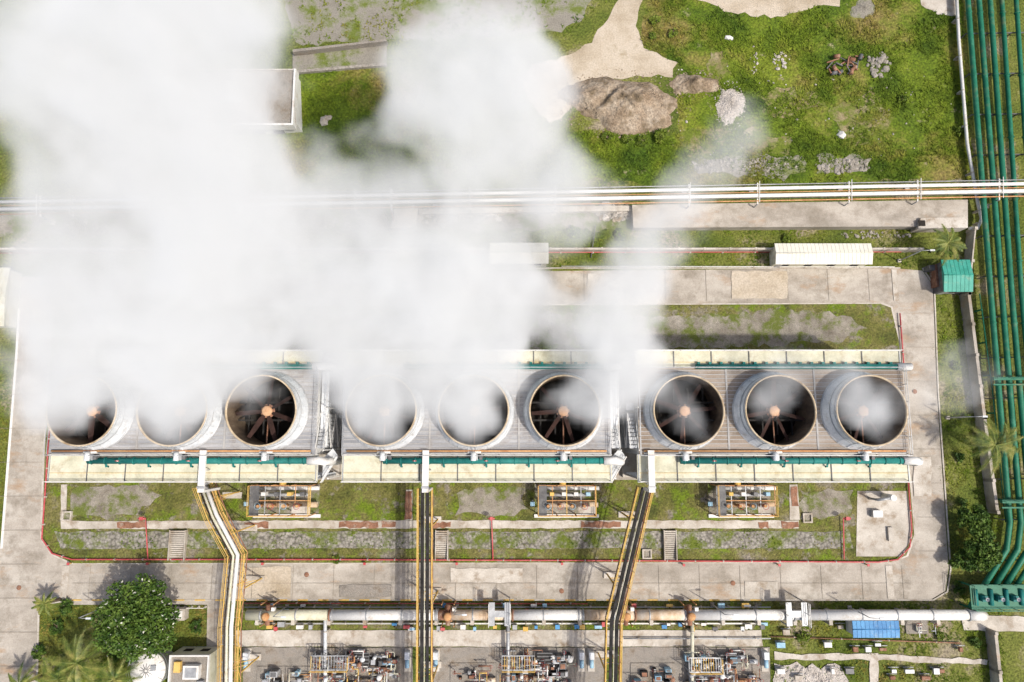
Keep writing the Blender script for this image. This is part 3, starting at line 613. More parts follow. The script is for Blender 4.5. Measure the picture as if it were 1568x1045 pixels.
# ------------------------------------------------------------ north pipe rack
b=MB()
def rackline(du,r,k,z,n=10):
    a=W(-80,317+du,z); c=W(1660,286+du,z); b.tube([a,c],r,k,n)
rackline(-6,.27,'white',3.6); rackline(5,.30,'white',3.6); rackline(0,.07,'orange',3.5,6); rackline(13,.10,'orange',3.2,6); rackline(-12,.08,'steel',3.2,6); rackline(9,.05,'dsteel',3.2,6)
b.build('steam_pipeline')
b=MB()
for u in (62,112,240,400,545,600,720,850,1055,1160,1300,1405,1530):
    v=317-31*(u+80)/1740; p=Vector(W(u,v-14,3.1)); q=Vector(W(u,v+18,3.1)); b.tube([p,q],.12,'white',4)
    for t_ in (p,q): b.tube([t_,Vector((t_.x,t_.y,0))],.11,'steel',4); b.cbox(t_.x,t_.y,0,.7,.7,.3,'conc2')
    b.tube([p+Vector((0,0,.9)),q+Vector((0,0,.9))],.06,'white',4); 
b.build('pipe_rack_supports')
b=MB(); P=[W2(u,v,1.6) for u,v in ((968,314),(1482,306),(1482,334),(1408,336),(1406,347),(970,349))]; b.prism(P,0,1.6,'conc')
P=[W2(u,v,2.2) for u,v in ((1410,334),(1482,333),(1482,349),(1406,350))]; b.prism(P,0,2.2,'conc2'); x,y=W2(1412,342,2.3); b.cbox(x,y,2.21,1.0,.9,.1,'dark'); b.build('culvert_slab')
b=MB(); P=[W2(u,v,1.2) for u,v in ((604,320),(640,319),(636,348),(598,350))]; b.prism(P,0,1.2,'dirt'); P=[W2(u,v,1.2) for u,v in ((640,319),(968,314),(968,322),(642,327))]; b.prism(P,0,.9,'conc2'); b.build('retaining_wall')
pipe('drain_hose',[(598,318,3),(602,335,1.3),(600,352,.3)],.12,'rust'); pipe('drain_hose',[(912,345,.5),(905,395,.3)],.08,'dsteel')
b=MB(); P=[W2(u,v,1.5) for u,v in ((448,76),(592,60),(592,63),(448,80))]; b.prism(P,0,1.5,'pad'); P=[W2(u,v,.3) for u,v in ((448,82),(592,66),(592,96),(448,108))]; b.prism(P,0,.3,'asph'); P=[W2(u,v,.6) for u,v in ((448,108),(592,96),(592,100),(448,112))]; b.prism(P,0,.6,'rock'); b.build('retaining_wall')
b=MB(); a=W2(-60,381,1.6); c=W2(1415,380,1.6); b.box(a[0],a[1]-.15,0,c[0],a[1]+.15,1.6,'conc2')
x=a[0]
while x<c[0]: b.box(x-.15,a[1]-.2,0,x+.15,a[1]+.2,1.65,'conc2'); x+=4
b.build('perimeter_wall')
pipe('water_line',[(-60,388),(1380,386)],.07,'red',.4,6,5); pipe('water_line',[(860,408),(1370,409)],.07,'white',.5,6,4)
def shed(name,u0,v0,u1,v1,h,k,wall='cream',ridge=True,ribs=True,over=.25):
    b=MB(); x0,y1=W2(u0,v0,h); x1,y0=W2(u1,v1,h)
    b.box(x0+over,y0+over,0,x1-over,y1-over,h-.05,wall); ym=(y0+y1)/2; rz=.45 if ridge else .1
    base=len(b.v); b.v+=[(x0,y0,h),(x1,y0,h),(x1,ym,h+rz),(x0,ym,h+rz),(x0,y1,h),(x1,y1,h),(x0,y0,h-.12),(x1,y0,h-.12),(x1,y1,h-.12),(x0,y1,h-.12)]
    for f in ([0,1,2,3],[3,2,5,4],[6,7,1,0],[5,8,9,4],[0,3,4,9,6],[7,8,5,2,1]): b.face([base+i for i in f],k)
    if ribs:
        n=int((x1-x0)/.6)
        for i in range(1,n):
            x=x0+(x1-x0)*i/n; b.tube([(x,y0,h+.02),(x,ym,h+rz+.02),(x,y1,h+.02)],.03,k,4,False)
        b.tube([(x0,ym,h+rz+.02),(x1,ym,h+rz+.02)],.07,k,6)
    n=max(1,int((x1-x0)/3))
    for i in range(n):
        x=x0+over+(x1-x0-2*over)*(i+.5)/n; b.box(x-.6,y0+over-.03,1.0,x+.6,y0+over,2.0,'dark'); b.box(x-.7,y0+over-.05,.95,x+.7,y0+over-.03,1.0,'white')
    b.box(x0+over+.4,y0+over-.04,0,x0+over+1.3,y0+over-.003,2.05,'steel')
    b.build(name)
shed('storage_shed',1186,373,1336,405,3,'cwhite'); shed('storage_shed',750,372,840,404,3,'cwhite')
shed('guard_shelter',1441,398,1490,447,3,'greenroof','dsteel')
shed('blue_roof_shelter',1305,951,1378,977,2.6,'blueroof','white',ridge=False)
shed('storage_shed',-40,410,6,500,3,'cream')
b=MB(); x,y0=W2(1437,440,1); b.box(x-.6,y0,0,x-.1,y0+3.5,1.6,'rust'); b.cbox(x-1,y0+3,0,1,.8,1.5,'dsteel'); b.build('tool_crate')
b=MB(); h=3.5; P=[W2(u,v,h) for u,v in ((300,112),(450,108),(453,188),(300,194))]; b.prism(P,0,h,'pad','white')
x0,y0=W2(300,192,h); x1,y1=W2(452,109,h); b.box(x0,y0-.3,h-1,x1+.3,y0,h+.7,'white'); b.box(x1,y0+.003,h-1,x1+.3,y1,h+.7,'white'); b.box(x0,y1+.003,h-1,x1+.3,y1+.2,h+.3,'conc2')
for i in range(4): b.box(x0+2+i*3.2,y0-.33,1.2,x0+3.8+i*3.2,y0-.303,2.3,'dark')
b.cbox(x0+6,y0+4,h,2,1.5,1,'steel'); b.build('flat_roof_building')
# ------------------------------------------------------------ right-hand side
root=empty('green_pipeline')
offsets=[(1482,1513,1546),(1499,1530,1563),(1516,1545,1579),(1534,1560,1596),(1556,1582,1616)]
b=MB()
for i,(a,m_,c) in enumerate(offsets):
    z=2.2
    P=[W(a-6,-80,z),W(a,0,z),W(m_+4,450,z),W(c,800,z),W(c-5,842,z),W(c-60,930,z)]
    b.tube(P,.40 if i in(0,1,2) else .34,'green',12)
    for v in range(20,780,95):
        uu=np.interp(v,[0,450,800],[a,m_+4,c]); p=Vector(W(uu,v,z)); d=(Vector(W(uu+.4,v+6,z))-p).normalized(); b.tube([p-d*.1,p+d*.1],.46,'green',12)
b.build('pipes',root)
b=MB()
for v in range(-10,900,62):
    u=1480+v*.075; p=Vector(W(u-5,v,1.6)); q=Vector(W(u+100,v-2,1.6)); b.tube([p,q],.12,'dsteel',4)
    for t_ in np.linspace(0,1,4): r_=p.lerp(q,t_); b.tube([r_,Vector((r_.x,r_.y,0))],.1,'dsteel',4)
for v in (580,768): 
    p=Vector(W(1520+(v-580)*.07,v,3.2)); q=Vector(W(1600,v,3.2)); b.tube([p,q],.35,'green',4); b.tube([p+Vector((0,-.9,0)),q+Vector((0,-.9,0))],.15,'green',4)
    b.rail([p,q],'green')
b.build('supports',root)
b=MB(); x0,y1=W2(1486,896,3); x1,y0=W2(1600,934,3)
b.box(x0,y0,2.7,x1,y1,2.85,'green')
for i in range(5):
    x=x0+.6+i*2.2; b.tube([(x,y0+.6,3.0),(x,y1-.6,3.0)],.3,'teal',10); b.cbox(x+1,y0+1.6,2.86,.8,.8,.7,'teal'); b.rev(x+1,y0+1.6,[(.1,3.5),(.1,4.0),(.3,4.02),(.3,4.08)],'steel',12)
b.rail([(x0,y0,2.85),(x1,y0,2.85)],'green'); b.rail([(x0,y1,2.85),(x1,y1,2.85)],'green'); b.rail([(x0,y0,2.85),(x0,y1,2.85)],'green')
for x in (x0+.2,x0+4,x0+8): b.box(x-.1,y0,0,x+.1,y0+.2,2.7,'green'); b.box(x-.1,y1-.2,0,x+.1,y1,2.7,'green')
b.build('valve_manifold',root)
pipe('white_boundary_pipe',[(1462,-60),(1468,60),(1481,220),(1497,310),(1503,335),(1497,350),(1484,350)],.25,'white',1.2,10,5)
def wall(name,px,h,k,wd=.3,post=4):
    b=MB()
    for i in range(len(px)-1):
        a=Vector(W(*px[i],h)); c=Vector(W(*px[i+1],h)); L=(c-a).length; ang=math.atan2(c.y-a.y,c.x-a.x); m_=(a+c)/2; b.cbox(m_.x,m_.y,0,L,wd,h,k,ang)
        n=max(1,int(L/post))
        for j in range(n+1): p=a.lerp(c,j/n); b.cbox(p.x,p.y,0,.45,.45,h+.2,k,ang)
    b.build(name)
wall('concrete_fence',[(1484,450),(1508,640),(1528,785)],2,'conc',.45); wall('concrete_fence',[(1494,350),(1484,450)],2,'conc2',.2)
wall('concrete_fence',[(1525,970),(1538,1090)],2,'conc',.45)
pipe('green_handrail',[(1500,450),(1520,600),(1540,800)],.1,'green',1.5,6,5,'green')
# ------------------------------------------------------------ south main pipe
root=empty('brine_main'); b=MB(); z=2.4; v=942
for a,c,k in ((378,505,'cream'),(505,668,'white'),(668,690,'rust'),(690,785,'rpipe'),(785,893,'white'),(893,972,'rpipe'),(972,1052,'rpipe'),(1052,1215,'white'),(1215,1482,'white')):
    p=W(a,v,z); q=W(c,v,z); b.tube([p,q],.72,k,18); b.tube([(q[0]-.1,q[1],z),(q[0]+.1,q[1],z)],.86,'rust' if k!='white' else 'steel',18)
b.tube([W(1482,v,z),W(1500,943,z),W(1505,943,.2)],.72,'white',18)
for u in range(400,1480,54):
    x,y=W2(u,v,0); b.box(x-.25,y-1.0,0,x+.25,y+1.0,z-.7,'conc2'); x,y,_=W(u,v,z); b.tube([(x-.1,y,z),(x+.1,y,z)],.76,'steel',18)
b.build('main_pipe',root)
b=MB()
for u in (410,686,958,1056):
    x,y,_=W(u,v,z); b.cbox(x,y,z-.9,1.1,2.2,.25,'orange'); b.tube([(x,y-1.4,z),(x,y+1.4,z)],.35,'rust',10); b.rev(x,y,[(.5,z+.7),(.6,z+1.1),(.3,z+1.3),(.02,z+1.3)],'orange',14); b.cbox(x+.9,y+.9,z,.5,.5,.6,'white')
    for q in (-.9,.9): b.tube([(x+q,y-1.5,0),(x+q,y-1.5,z+.4)],.09,'orange',4); b.tube([(x+q,y+1.5,0),(x+q,y+1.5,z+.4)],.09,'orange',4)
b.build('expansion_loops',root)
b=MB()
for u in (765,1222):
    x,y,_=W(u,v,z+1.4); 
    for q in (-1.1,1.1): b.cbox(x+q,y,z+.9,.8,3.2,.12,'steel'); b.rail([(x+q*1.4,y-1.6,z+1),(x+q*1.4,y+1.6,z+1)],'white',1,1.2)
    b.cbox(x,y,z+.85,3,.9,.1,'steel'); b.box(x-1.5,y-1.6,0,x-1.35,y-1.45,z+.9,'steel'); b.box(x+1.35,y+1.45,0,x+1.5,y+1.6,z+.9,'steel')
b.build('crossover_platforms',root)
for (u,k) in ((498,'wpanel'),(778,'steel'),(1060,'cream')):
    pipe('branch_pipe',[(u,935,1.6),(u,1000,1.4),(u,1070,1.4)],.26,k,1.4,10,4)
pipe('condensate_line',[(375,930),(1180,930)],.09,'steel',.6,6,4); pipe('condensate_line',[(390,955),(1165,955)],.12,'white',.6,6,5); pipe('condensate_line',[(375,924),(900,925)],.06,'red',.5,6,5)
pipe('condensate_line',[(955,978),(1180,978)],.1,'steel',.5,6,4); pipe('condensate_line',[(1180,975),(1470,985)],.08,'rust',.3,6,6)
for i in range(60):
    u=random.uniform(385,1170); vv=random.choice([925,934,953,957,960]); x,y=W2(u,vv); k=random.choice(['white','tblue','red','dsteel','steel','yellow','blueroof'])
    b=MB(); b.cbox(x,y,0,.2,.2,.8,'steel'); b.cbox(x,y,.8,random.uniform(.4,1.1),random.uniform(.3,.7),random.uniform(.3,.6),k); b.cbox(x,y-.3,1.0,.25,.1,.2,'dark'); b.build('junction_box')
for i in range(22):
    u=random.uniform(1190,1480); vv=random.choice([958,966,985,992,1025,1035]); 
    if 1295<u<1390 and vv<985: continue
    x,y=W2(u,vv); k=random.choice(['white','tblue','dsteel','steel','conc2','rust'])
    b=MB(); b.cbox(x,y,0,.25,.2,.6,'steel'); b.cbox(x,y,.6,random.uniform(.4,1.4),random.uniform(.3,.9),random.uniform(.3,.6),k); b.tube([(x-.6,y+.4,.4),(x+.9,y+.4,.4)],.07,'steel',6); b.build('junction_box')
# ------------------------------------------------------------ process skids
def skid(u0,v0,u1,v1,seed,plat=True,den=.7):
    r_=random.Random(seed); root=empty('process_skid'); x0,y1=W2(u0,v0); x1,y0=W2(u1,v1)
    b=MB(); b.box(x0,y0,0.0,x1,y1,.25,'pad')
    n=int((x1-x0)*(y1-y0)/den)
    for i in range(n):
        x=r_.uniform(x0+.6,x1-.6); y=r_.uniform(y0+.6,y1-.6); t=r_.random(); z=.26
        if t<.28: sz=(r_.uniform(.4,1.2),r_.uniform(.3,.9),r_.uniform(.5,1.5)); k=r_.choice(['wpanel','steel','dsteel','dsteel','black','tblue','black','dsteel']); b.cbox(x,y,z,*sz,k); b.cbox(x,y,z+sz[2]+.002,sz[0]*.7,sz[1]*.7,.08,r_.choice(['dsteel','steel','rust']))
        elif t<.46: L=r_.uniform(.8,2.0); q=r_.uniform(.15,.34); zz=z+.6+q; b.tube([(x-L/2,y,zz),(x+L/2,y,zz)],q,r_.choice(['white','steel','dsteel','tblue','rust','rpipe']),14); b.box(x-L/3,y-q*.8,z,x-L/3+.15,y+q*.8,zz-q*.6,'dsteel'); b.box(x+L/3,y-q*.8,z,x+L/3+.15,y+q*.8,zz-q*.6,'dsteel'); b.tube([(x,y,zz),(x,y,zz+q+.5)],.1,'steel',8)
        elif t<.56: q=r_.uniform(.2,.4); h=r_.uniform(1,2.2); b.rev(x,y,[(q,z),(q,z+h),(q*.8,z+h+q*.3),(.02,z+h+q*.45)],r_.choice(['white','wpanel','steel','rust']),18)
        else:
            P=[(x,y,z+r_.uniform(.5,2))]
            for s_ in range(4):
                a=r_.choice([(1,0,0),(-1,0,0),(0,1,0),(0,-1,0),(0,0,-.5)]); L=r_.uniform(.6,2.0); p=P[-1]; P.append((min(max(p[0]+a[0]*L,x0),x1),min(max(p[1]+a[1]*L,y0),y1),max(.4,p[2]+a[2]*L)))
            k=r_.choice(['white','steel','cream','yellow','dsteel','rust','orange'])
            for s_ in range(4): b.tube([P[s_],P[s_+1]],r_.choice([.05,.07,.1]),k,8)
            p=P[2]; b.rev(p[0],p[1],[(.22,p[2]+.3),(.26,p[2]+.33),(.22,p[2]+.36)],'red',12)
    b.build('machinery',root)
    if not plat: return
    b=MB(); zz=2.8; xa=x0+.3; xb=x0+(x1-x0)*.45; ya=y1-2.2; yb=y1-.3
    for xx in np.linspace(xa,xb,4):
        for yy in (ya,yb): b.tube([(xx,yy,0.2),(xx,yy,zz)],.07,'steel',4)
    for yy in (ya,yb): b.tube([(xa,yy,zz),(xb,yy,zz)],.08,'steel',4)
    for xx in np.linspace(xa,xb,14): b.tube([(xx,ya,zz),(xx,yb,zz)],.05,'yellow' if r_.random()<.4 else 'steel',4)
    b.rail([(xa,ya,zz),(xb,ya,zz),(xb,yb,zz)],'yellow',1,1.5,.04)
    b.box(xb+.4,ya,zz-1.5,xb+2.6,yb,zz-1.4,'dsteel')
    for i in range(4): b.box(xb+.45,ya+.1+i*.46,zz-1.39,xb+2.55,ya+.35+i*.46,zz-1.33,'black')
    b.build('access_platform',root)
skid(482,992,612,1075,1); skid(766,992,882,1075,2); skid(1044,995,1160,1075,3)
skid(1130,1050,1178,1100,9,False); skid(395,1020,478,1075,11,False,1.2); skid(690,1015,760,1075,12,False,1.4); skid(965,1015,1035,1075,13,False,1.3); skid(1385,950,1420,970,14,False,1.2)
def poleset(x,y,h,name='street_lamp'):
    b=MB(); b.tube([(x,y,0),(x,y,h*.5),(x,y,h)],[.12,.09,.06],'steel',8); b.tube([(x,y,h),(x+.6,y,h+.25),(x+1.3,y,h+.3)],.05,'steel',6); b.cbox(x+1.5,y,h+.22,.7,.25,.14,'wpanel'); b.cbox(x,y,0,.5,.5,.3,'conc2'); b.build(name)
for u,v in ((1450,640),(1376,400),(1300,930),(700,925),(440,928),(160,930),(1090,925)): x,y=W2(u,v); poleset(x,y,6)
for u in (625,668,890,905,1170,380):
    x,y=W2(u,1010); b=MB(); b.cbox(x,y,0,1.0,3.2,.25,'conc2'); b.cbox(x,y+.8,.25,.7,1.0,1.0,'wpanel'); b.tube([(x,y-.9,.8),(x,y+.2,.8)],.3,'tblue',12); b.build('pump_unit')
b=MB(); x,y=W2(226,1026,3); b.rev(x,y,[(2.5,0),(2.5,2.9),(2.55,2.95),(2.4,3.05),(1.3,3.35),(.02,3.5)],'white',40); 
for i in range(12):
    a=i*math.pi/6; b.tube([(x+2.5*math.cos(a),y+2.5*math.sin(a),3.02),(x+.2*math.cos(a),y+.2*math.sin(a),3.52)],.05,'dsteel',4)
b.rev(x,y,[(2.56,2.5),(2.62,2.55),(2.56,2.6)],'steel',40)
b.cbox(x+1,y+.4,3.2,.7,.7,.35,'steel'); b.rail([(x-2,y-1.6,3),(x-2.5,y,3),(x-2,y+1.6,3)],'steel'); b.build('water_tank')
b=MB(); h=3.6; x0,y1=W2(262,1002,h); x1,y0=W2(318,1080,h); b.box(x0,y0,0,x1,y1,h,'pad','cream')
for (a0,a1,c0,c1) in ((x0,x1,y1-.2,y1),(x0,x0+.2,y0,y1-.202),(x1-.2,x1,y0,y1-.202)): b.box(a0,c0,h,a1,c1,h+.5,'white')
b.cbox(x0+3.3,y1-2.2,h,2.2,1.8,.9,'white'); b.cbox(x0+1.2,y1-1.6,h,.9,1.4,.6,'yellow'); b.cbox(x0+4.6,y1-4,h,.8,1.2,.7,'steel'); b.cbox(x0+3.3,y1-2.2,h+.901,1.6,1.3,.05,'steel')
for i in range(2): b.box(x0+1+i*2.4,y1+.003,1.1,x0+2.2+i*2.4,y1+.03,2.3,'dark')
b.build('control_building')
b=MB(); x,y=W2(278,938); b.cbox(x,y,0,2.2,1.6,1.4,'conc2'); b.cbox(x,y,1.401,1.6,1.1,.1,'white'); b.cbox(x-.3,y-.95,.4,.6,.25,.6,'steel'); b.build('electrical_cabinet')
b=MB(); x0,y1=W2(160,925); x1,y0=W2(315,934)
for i in range(16): xx=x0+(x1-x0)*i/15; b.tube([(xx,y1-.4,0),(xx,y1-.4,1.0)],.05,'white',6); b.cbox(xx,y1-.4,0,.3,.3,.15,'conc2')
b.tube([(x0,y1-.4,.9),(x1,y1-.4,.9)],.05,'white',6); b.build('railing_fence')
# ------------------------------------------------------------ vegetation
def tree(name,u,v,R,h,n=5200,seed=0,blossom=.03,leaf=.28,k='leaf',nc=22,rd=False):
    r_=np.random.default_rng(seed); root=empty(name); x,y,_=W(u,v,h*.75); b=MB()
    b.tube([(x,y,0),(x+.1,y,h*.25),(x,y+.1,h*.5)],[R*.09+.08,R*.07+.05,R*.05+.03],'bark',8)
    cl=[]; ax=r_.uniform(.75,1.15); ay=r_.uniform(.75,1.15)
    if rd: ax=ay=1.0
    for i in range(nc):
        if rd: a=i*2.39996+r_.uniform(-.2,.2); q=R*math.sqrt((i+.5)/nc)*.82
        else: a=r_.uniform(0,6.28); q=R*math.sqrt(r_.uniform(.05,1.1))*.85
        zz=h*(.55+.42*(1-min(1,(q/R)**2))*r_.uniform(.6,1)); c=(x+ax*q*math.cos(a),y+ay*q*math.sin(a),zz); cl.append((c,R*r_.uniform(.18,.34)))
        if i%2==0: b.tube([(x,y,h*.4),((x+c[0])/2,(y+c[1])/2,(h*.45+zz)/2),c],[R*.04+.02,R*.025+.02,.03],'bark',5)
    b.build('trunk',root)
    V=[];mi=[]
    tot=sum(c[1]**2 for c in cl)
    for (c,cr) in cl:
        m_=int(n*cr**2/tot); d=r_.normal(0,1,(m_,3)); d/=np.linalg.norm(d,axis=1)[:,None]; d*=(r_.uniform(.25,1,m_)**.4)[:,None]*cr*r_.uniform(.8,1.15,(m_,1)); d[:,2]*=.7
        p=np.array(c)+d; s_=leaf*r_.uniform(.5,1.2,m_)
        nrm=r_.normal(0,1,(m_,3))+np.array([0,0,1.1]); nrm/=np.linalg.norm(nrm,axis=1)[:,None]
        t_=np.cross(nrm,r_.normal(0,1,(m_,3))); t_/=np.linalg.norm(t_,axis=1)[:,None]; bt=np.cross(nrm,t_)
        t_*=s_[:,None]; bt*=(s_*.5)[:,None]
        V.append(np.stack([p-t_,p+bt,p+t_,p-bt],1).reshape(-1,3)); mi.append((r_.random(m_)<blossom).astype(int))
    npmesh('foliage',np.vstack(V),4,None,[k,'blossom'],np.concatenate(mi),root)
tree('broadleaf_tree',205,948,6.0,8,13000,1,.02,.26,'leaf',40,True)
tree('broadleaf_tree',1497,800,2.6,5,2500,2,0); tree('broadleaf_tree',1512,842,3.2,5,3200,3,0); tree('broadleaf_tree',1478,862,1.8,3,1500,4,0)
for i,(u,v,R,k) in enumerate(((1474,770,.8,'leaf'),(1470,900,1.1,'leaf'),(85,960,1.2,'leaf'),(300,960,1.0,'leaf'),(100,930,1.2,'leaf'),(1010,208,1.4,'shrub'),(985,215,1.1,'shrub'),(1383,152,.9,'shrub'),(1472,200,1.0,'shrub'),(1205,365,.8,'shrub'),(1255,940,.8,'leaf'),(1230,975,.9,'shrub'),(1440,975,.8,'shrub'),(515,857,.7,'shrub'),(950,360,1.0,'shrub'),(880,355,1.1,'shrub'),(930,210,1.0,'shrub'),(1400,935,.7,'shrub'),(1495,985,.9,'leaf'),(60,1000,1.2,'leaf'),(180,1000,1.3,'leaf'),(1450,385,1.0,'leaf'),(1465,560,.7,'shrub'),(1480,640,.8,'shrub'),(1470,700,.9,'leaf'),(960,212,.9,'shrub'),(1005,30,1.0,'shrub'),(1030,50,.8,'shrub'),(1000,55,.7,'shrub'))):
    tree('shrub',u,v,R,R*.8,int(260*R*R)+100,20+i,0,.2,k)
def palm(u,v,h,L,seed=0,nf=20):
    r_=random.Random(seed); root=empty('palm_tree'); x,y,_=W(u,v,h); b=MB()
    b.tube([(x+.4,y,0),(x+.15,y,h*.5),(x,y,h)],[.28,.2,.17],'bark',8); b.build('trunk',root)
    V=[];Rr=MB()
    for i in range(nf):
        a=i*2.399+r_.uniform(-.2,.2); el=r_.uniform(.05,.9); ll=L*r_.uniform(.8,1.1); P=[]
        for s_ in range(10):
            t=s_/9; rr=ll*t*math.cos(el*(1-t*.4)); zz=h+ll*(math.sin(el)*t-.75*t*t*(.6+.5*(1-el))); P.append(Vector((x+rr*math.cos(a),y+rr*math.sin(a),zz)))
        Rr.tube(P,[.05*(1-j/11) for j in range(10)],'palm',4,False)
        sd_=Vector((-math.sin(a),math.cos(a),0)); fw=Vector((math.cos(a),math.sin(a),0))
        for j in range(1,30):
            t=j/30; f=t*9; i0=min(8,int(f)); p=P[i0].lerp(P[i0+1],f-i0); wl=ll*.2*math.sin(math.pi*min(1,t*.85+.12))*r_.uniform(.6,1.1)
            for sg in (-1,1):
                tip=p+sd_*sg*wl+fw*wl*.7-Vector((0,0,wl*.5)); V+=[tuple(p-fw*.06),tuple(p+fw*.06),tuple(tip)]
    Rr.build('frond_stems',root); npmesh('fronds',np.array(V),3,None,['palm'],None,root)
palm(118,1015,6,4.4,1,20); palm(68,925,3,1.9,2,14); palm(1452,372,5,3.4,3,15); palm(1524,682,6,4.8,4,18); palm(175,1040,5,3.5,5,18); palm(88,1040,5,4,6,20); palm(690,390,4,2.4,8,14); palm(30,1050,4,3,9,14)
# ------------------------------------------------------------ steam
blobs=[]
def S(u,v,r,a,z=None,fl=.75):
    f=1.34 if v>585 else 1.6
    if z is None: z=17+max(0,(615-v))*.04
    k=(H-z)/F; c=W(u,v,z); blobs.append((c,r*k*f,r*k*f*fl,a))
for t in [(98,612,58,.95),(100,560,76,1.0),(95,500,82,1.0),(110,430,82,1.0),(60,400,55,.7),(180,400,68,.85),(70,640,40,.5),
 (262,618,70,1.3),(268,560,88,1.3),(290,470,102,1.35),(320,390,110,1.35),(330,310,105,1.35),(300,220,115,1.3),(270,120,125,1.3),(230,20,140,1.25),(205,480,75,1.0),(180,560,60,.7),
 (388,605,46,.55),(365,548,62,.85),(400,475,76,1.0),(430,410,78,1.0),(410,330,75,.95),(450,520,50,.5),
 (60,60,110,.95),(110,190,100,.9),(380,70,85,.95),(60,290,80,.7),(40,450,52,.55),(400,170,55,.6),(150,300,88,.8),(10,150,80,.55),(340,10,85,.85),(20,560,48,.45),(140,90,90,.8),(10,330,60,.4),
 (562,622,64,1.2),(548,560,64,1.1),(600,505,78,1.15),(625,440,82,1.2),(595,395,64,1.0),(530,515,52,.8),(610,590,46,.7),
 (722,626,56,1.0),(712,560,78,1.2),(705,490,90,1.3),(665,425,88,1.25),(770,450,78,1.1),(730,395,72,.95),(660,580,50,.7),
 (515,440,66,.8),(490,360,74,.75),(550,290,74,.62),(465,270,70,.75),(640,340,68,.65),(560,350,60,.6),
 (892,616,48,.95),(940,575,62,1.2),(955,505,70,1.2),(955,440,68,1.05),(985,385,60,.82),(1035,335,62,.66),(1062,280,62,.6),(1110,225,64,.6),(885,505,52,.65),(820,470,55,.65),(932,630,40,.7),(840,540,40,.35),(800,600,36,.35),(1150,200,50,.4),
 (1030,600,46,.56),(1062,648,34,.66),(1075,560,42,.38),(1190,600,48,.56),(1215,560,42,.38),(1320,610,56,.72),(1285,595,48,.56),(1345,648,40,.62),(1385,595,48,.46),(1290,560,40,.36),
 (700,140,104,1.4),(790,190,90,1.25),(640,110,66,1.05),(775,75,78,1.05),(830,285,72,.9),(720,245,72,.85),(850,335,60,.75),(900,260,54,.62),(700,40,70,.75),(838,130,52,.9),(622,165,50,.85),(560,200,44,.4),(790,130,70,1.0),
 (1475,560,66,.46),(1440,590,50,.4),(720,330,66,.65),(620,270,56,.58),(920,320,55,.5)]:
    S(*t)
for (u,a) in ((120,1.0),(268,1.05),(400,.55),(575,1.05),(722,1.0),(868,.8),(1050,.52),(1184,.52),(1330,.72)):
    S(u,628,46,a,14.6,.62)
ng=bpy.data.node_groups.new('steam_density','GeometryNodeTree'); ng.interface.new_socket('Geometry',in_out='OUTPUT',socket_type='NodeSocketGeometry')
N=ng.nodes; L=ng.links; go=N.new('NodeGroupOutput'); pos=N.new('GeometryNodeInputPosition')
def vm(op,a=None,b_=None,c=None,sc=None):
    n=N.new('ShaderNodeVectorMath'); n.operation=op
    for i,q in enumerate((a,b_,c)):
        if q is None: continue
        if hasattr(q,'is_output'): L.new(q,n.inputs[i])
        else: n.inputs[i].default_value=q
    if sc is not None: n.inputs['Scale'].default_value=sc
    return n
def ma(op,a,b_=None,c=None,cl=False):
    n=N.new('ShaderNodeMath'); n.operation=op; n.use_clamp=cl
    for i,q in enumerate((a,b_,c)):
        if q is None: continue
        if hasattr(q,'is_output'): L.new(q,n.inputs[i])
        else: n.inputs[i].default_value=q
    return n.outputs[0]
def noise(scale,det,vec,ro=.55):
    n=N.new('ShaderNodeTexNoise'); n.inputs['Scale'].default_value=scale; n.inputs['Detail'].default_value=det; n.inputs['Roughness'].default_value=ro; L.new(vec,n.inputs['Vector']); return n
n1=noise(.13,2,pos.outputs[0]); w1=vm('SUBTRACT',n1.outputs['Color'],(.5,.5,.5)); w1=vm('SCALE',w1.outputs[0],sc=8)
n1b=noise(.4,2,pos.outputs[0]); w2=vm('SUBTRACT',n1b.outputs['Color'],(.5,.5,.5)); w2=vm('SCALE',w2.outputs[0],sc=3.0)
p2=vm('ADD',pos.outputs[0],w1.outputs[0]); p3=vm('ADD',p2.outputs[0],w2.outputs[0])
acc=None
for (c,rx,rz,a) in blobs:
    inv=(1/rx,1/rx,1/rz); m_=vm('MULTIPLY_ADD',p2.outputs[0],inv,(-c[0]/rx,-c[1]/rx,-c[2]/rz)); l_=vm('DOT_PRODUCT',m_.outputs[0],m_.outputs[0])
    q=ma('SUBTRACT',1.0,l_.outputs['Value'],cl=True); q=ma('MULTIPLY',q,q)
    acc=ma('MULTIPLY',q,a) if acc is None else ma('MULTIPLY_ADD',q,a,acc)
acc=ma('MINIMUM',acc,1.05)
n2=noise(.19,6,p3.outputs[0],.6)
mr=N.new('ShaderNodeMapRange'); mr.inputs[1].default_value=.34; mr.inputs[2].default_value=.66; L.new(n2.outputs['Fac'],mr.inputs[0])
vo=N.new('ShaderNodeTexVoronoi'); vo.feature='SMOOTH_F1'; vo.inputs['Scale'].default_value=.22; vo.inputs['Smoothness'].default_value=.4; L.new(p3.outputs[0],vo.inputs['Vector'])
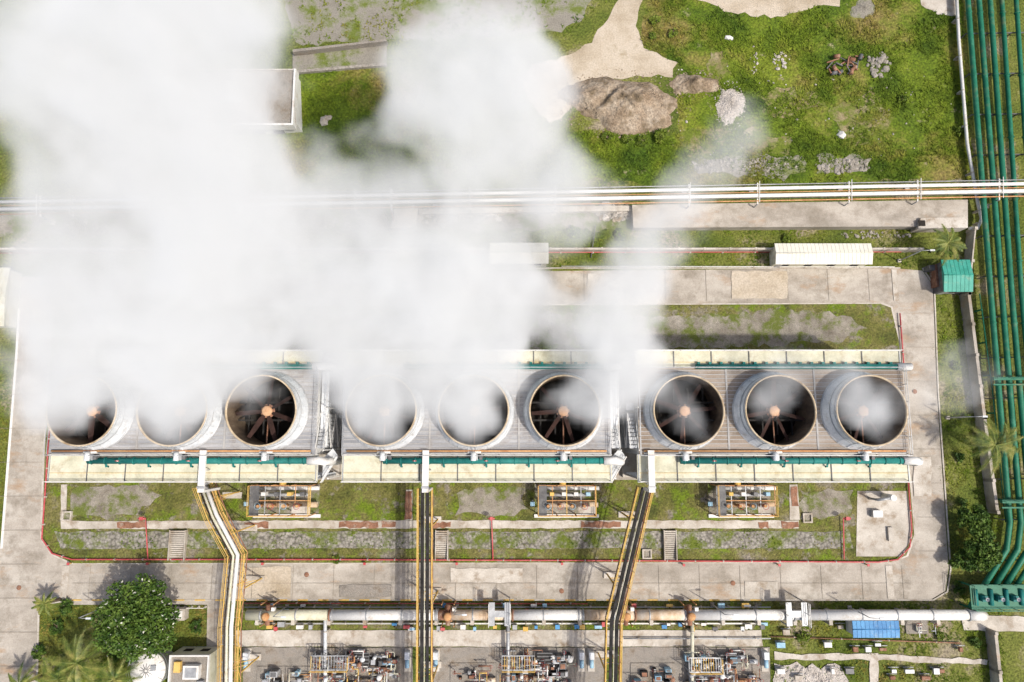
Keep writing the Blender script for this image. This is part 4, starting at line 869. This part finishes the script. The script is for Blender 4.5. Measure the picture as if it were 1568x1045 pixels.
e=ma('SUBTRACT',1.0,mr.outputs[0]); e=ma('MULTIPLY',e,-.72); e2=ma('MULTIPLY',vo.outputs['Distance'],-.55); e=ma('ADD',e,e2)
d=ma('MULTIPLY_ADD',acc,1.78,e); d=ma('MAXIMUM',d,0.0); d=ma('MINIMUM',d,1.5)
vc=N.new('GeometryNodeVolumeCube'); L.new(d,vc.inputs['Density'])
mn=(-80,-26,12.3); mx=(72,72,56)
vc.inputs['Min'].default_value=mn; vc.inputs['Max'].default_value=mx
vs=.7
for i,ax in enumerate(('X','Y','Z')): vc.inputs['Resolution '+ax].default_value=int((mx[i]-mn[i])/vs)
sm=N.new('GeometryNodeSetMaterial'); L.new(vc.outputs[0],sm.inputs[0]); L.new(sm.outputs[0],go.inputs[0])
vmat=bpy.data.materials.new('steam'); vmat.use_nodes=True; t=vmat.node_tree; t.nodes.clear()
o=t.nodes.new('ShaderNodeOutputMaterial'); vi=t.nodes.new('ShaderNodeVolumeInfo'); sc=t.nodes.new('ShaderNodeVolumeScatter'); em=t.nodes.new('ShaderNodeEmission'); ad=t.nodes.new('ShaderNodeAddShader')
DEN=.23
m1=t.nodes.new('ShaderNodeMath'); m1.operation='MULTIPLY'; m1.inputs[1].default_value=DEN; m2=t.nodes.new('ShaderNodeMath'); m2.operation='MULTIPLY'; m2.inputs[1].default_value=DEN*.35  # second factor makes steam glow, in place of multiply scattered light
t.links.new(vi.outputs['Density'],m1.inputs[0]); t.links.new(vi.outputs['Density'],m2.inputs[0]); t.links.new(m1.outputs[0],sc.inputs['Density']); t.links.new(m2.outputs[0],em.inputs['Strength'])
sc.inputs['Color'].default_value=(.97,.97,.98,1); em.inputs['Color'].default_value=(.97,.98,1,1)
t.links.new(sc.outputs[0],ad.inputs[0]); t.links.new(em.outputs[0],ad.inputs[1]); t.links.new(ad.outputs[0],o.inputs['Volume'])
sm.inputs['Material'].default_value=vmat
me=bpy.data.meshes.new('steam_cloud'); me.from_pydata([(0,0,0)],[],[]); me.materials.append(vmat)
so_=link(bpy.data.objects.new('steam_cloud',me)); md=so_.modifiers.new('density','NODES'); md.node_group=ng
print('done',len(bpy.data.objects))
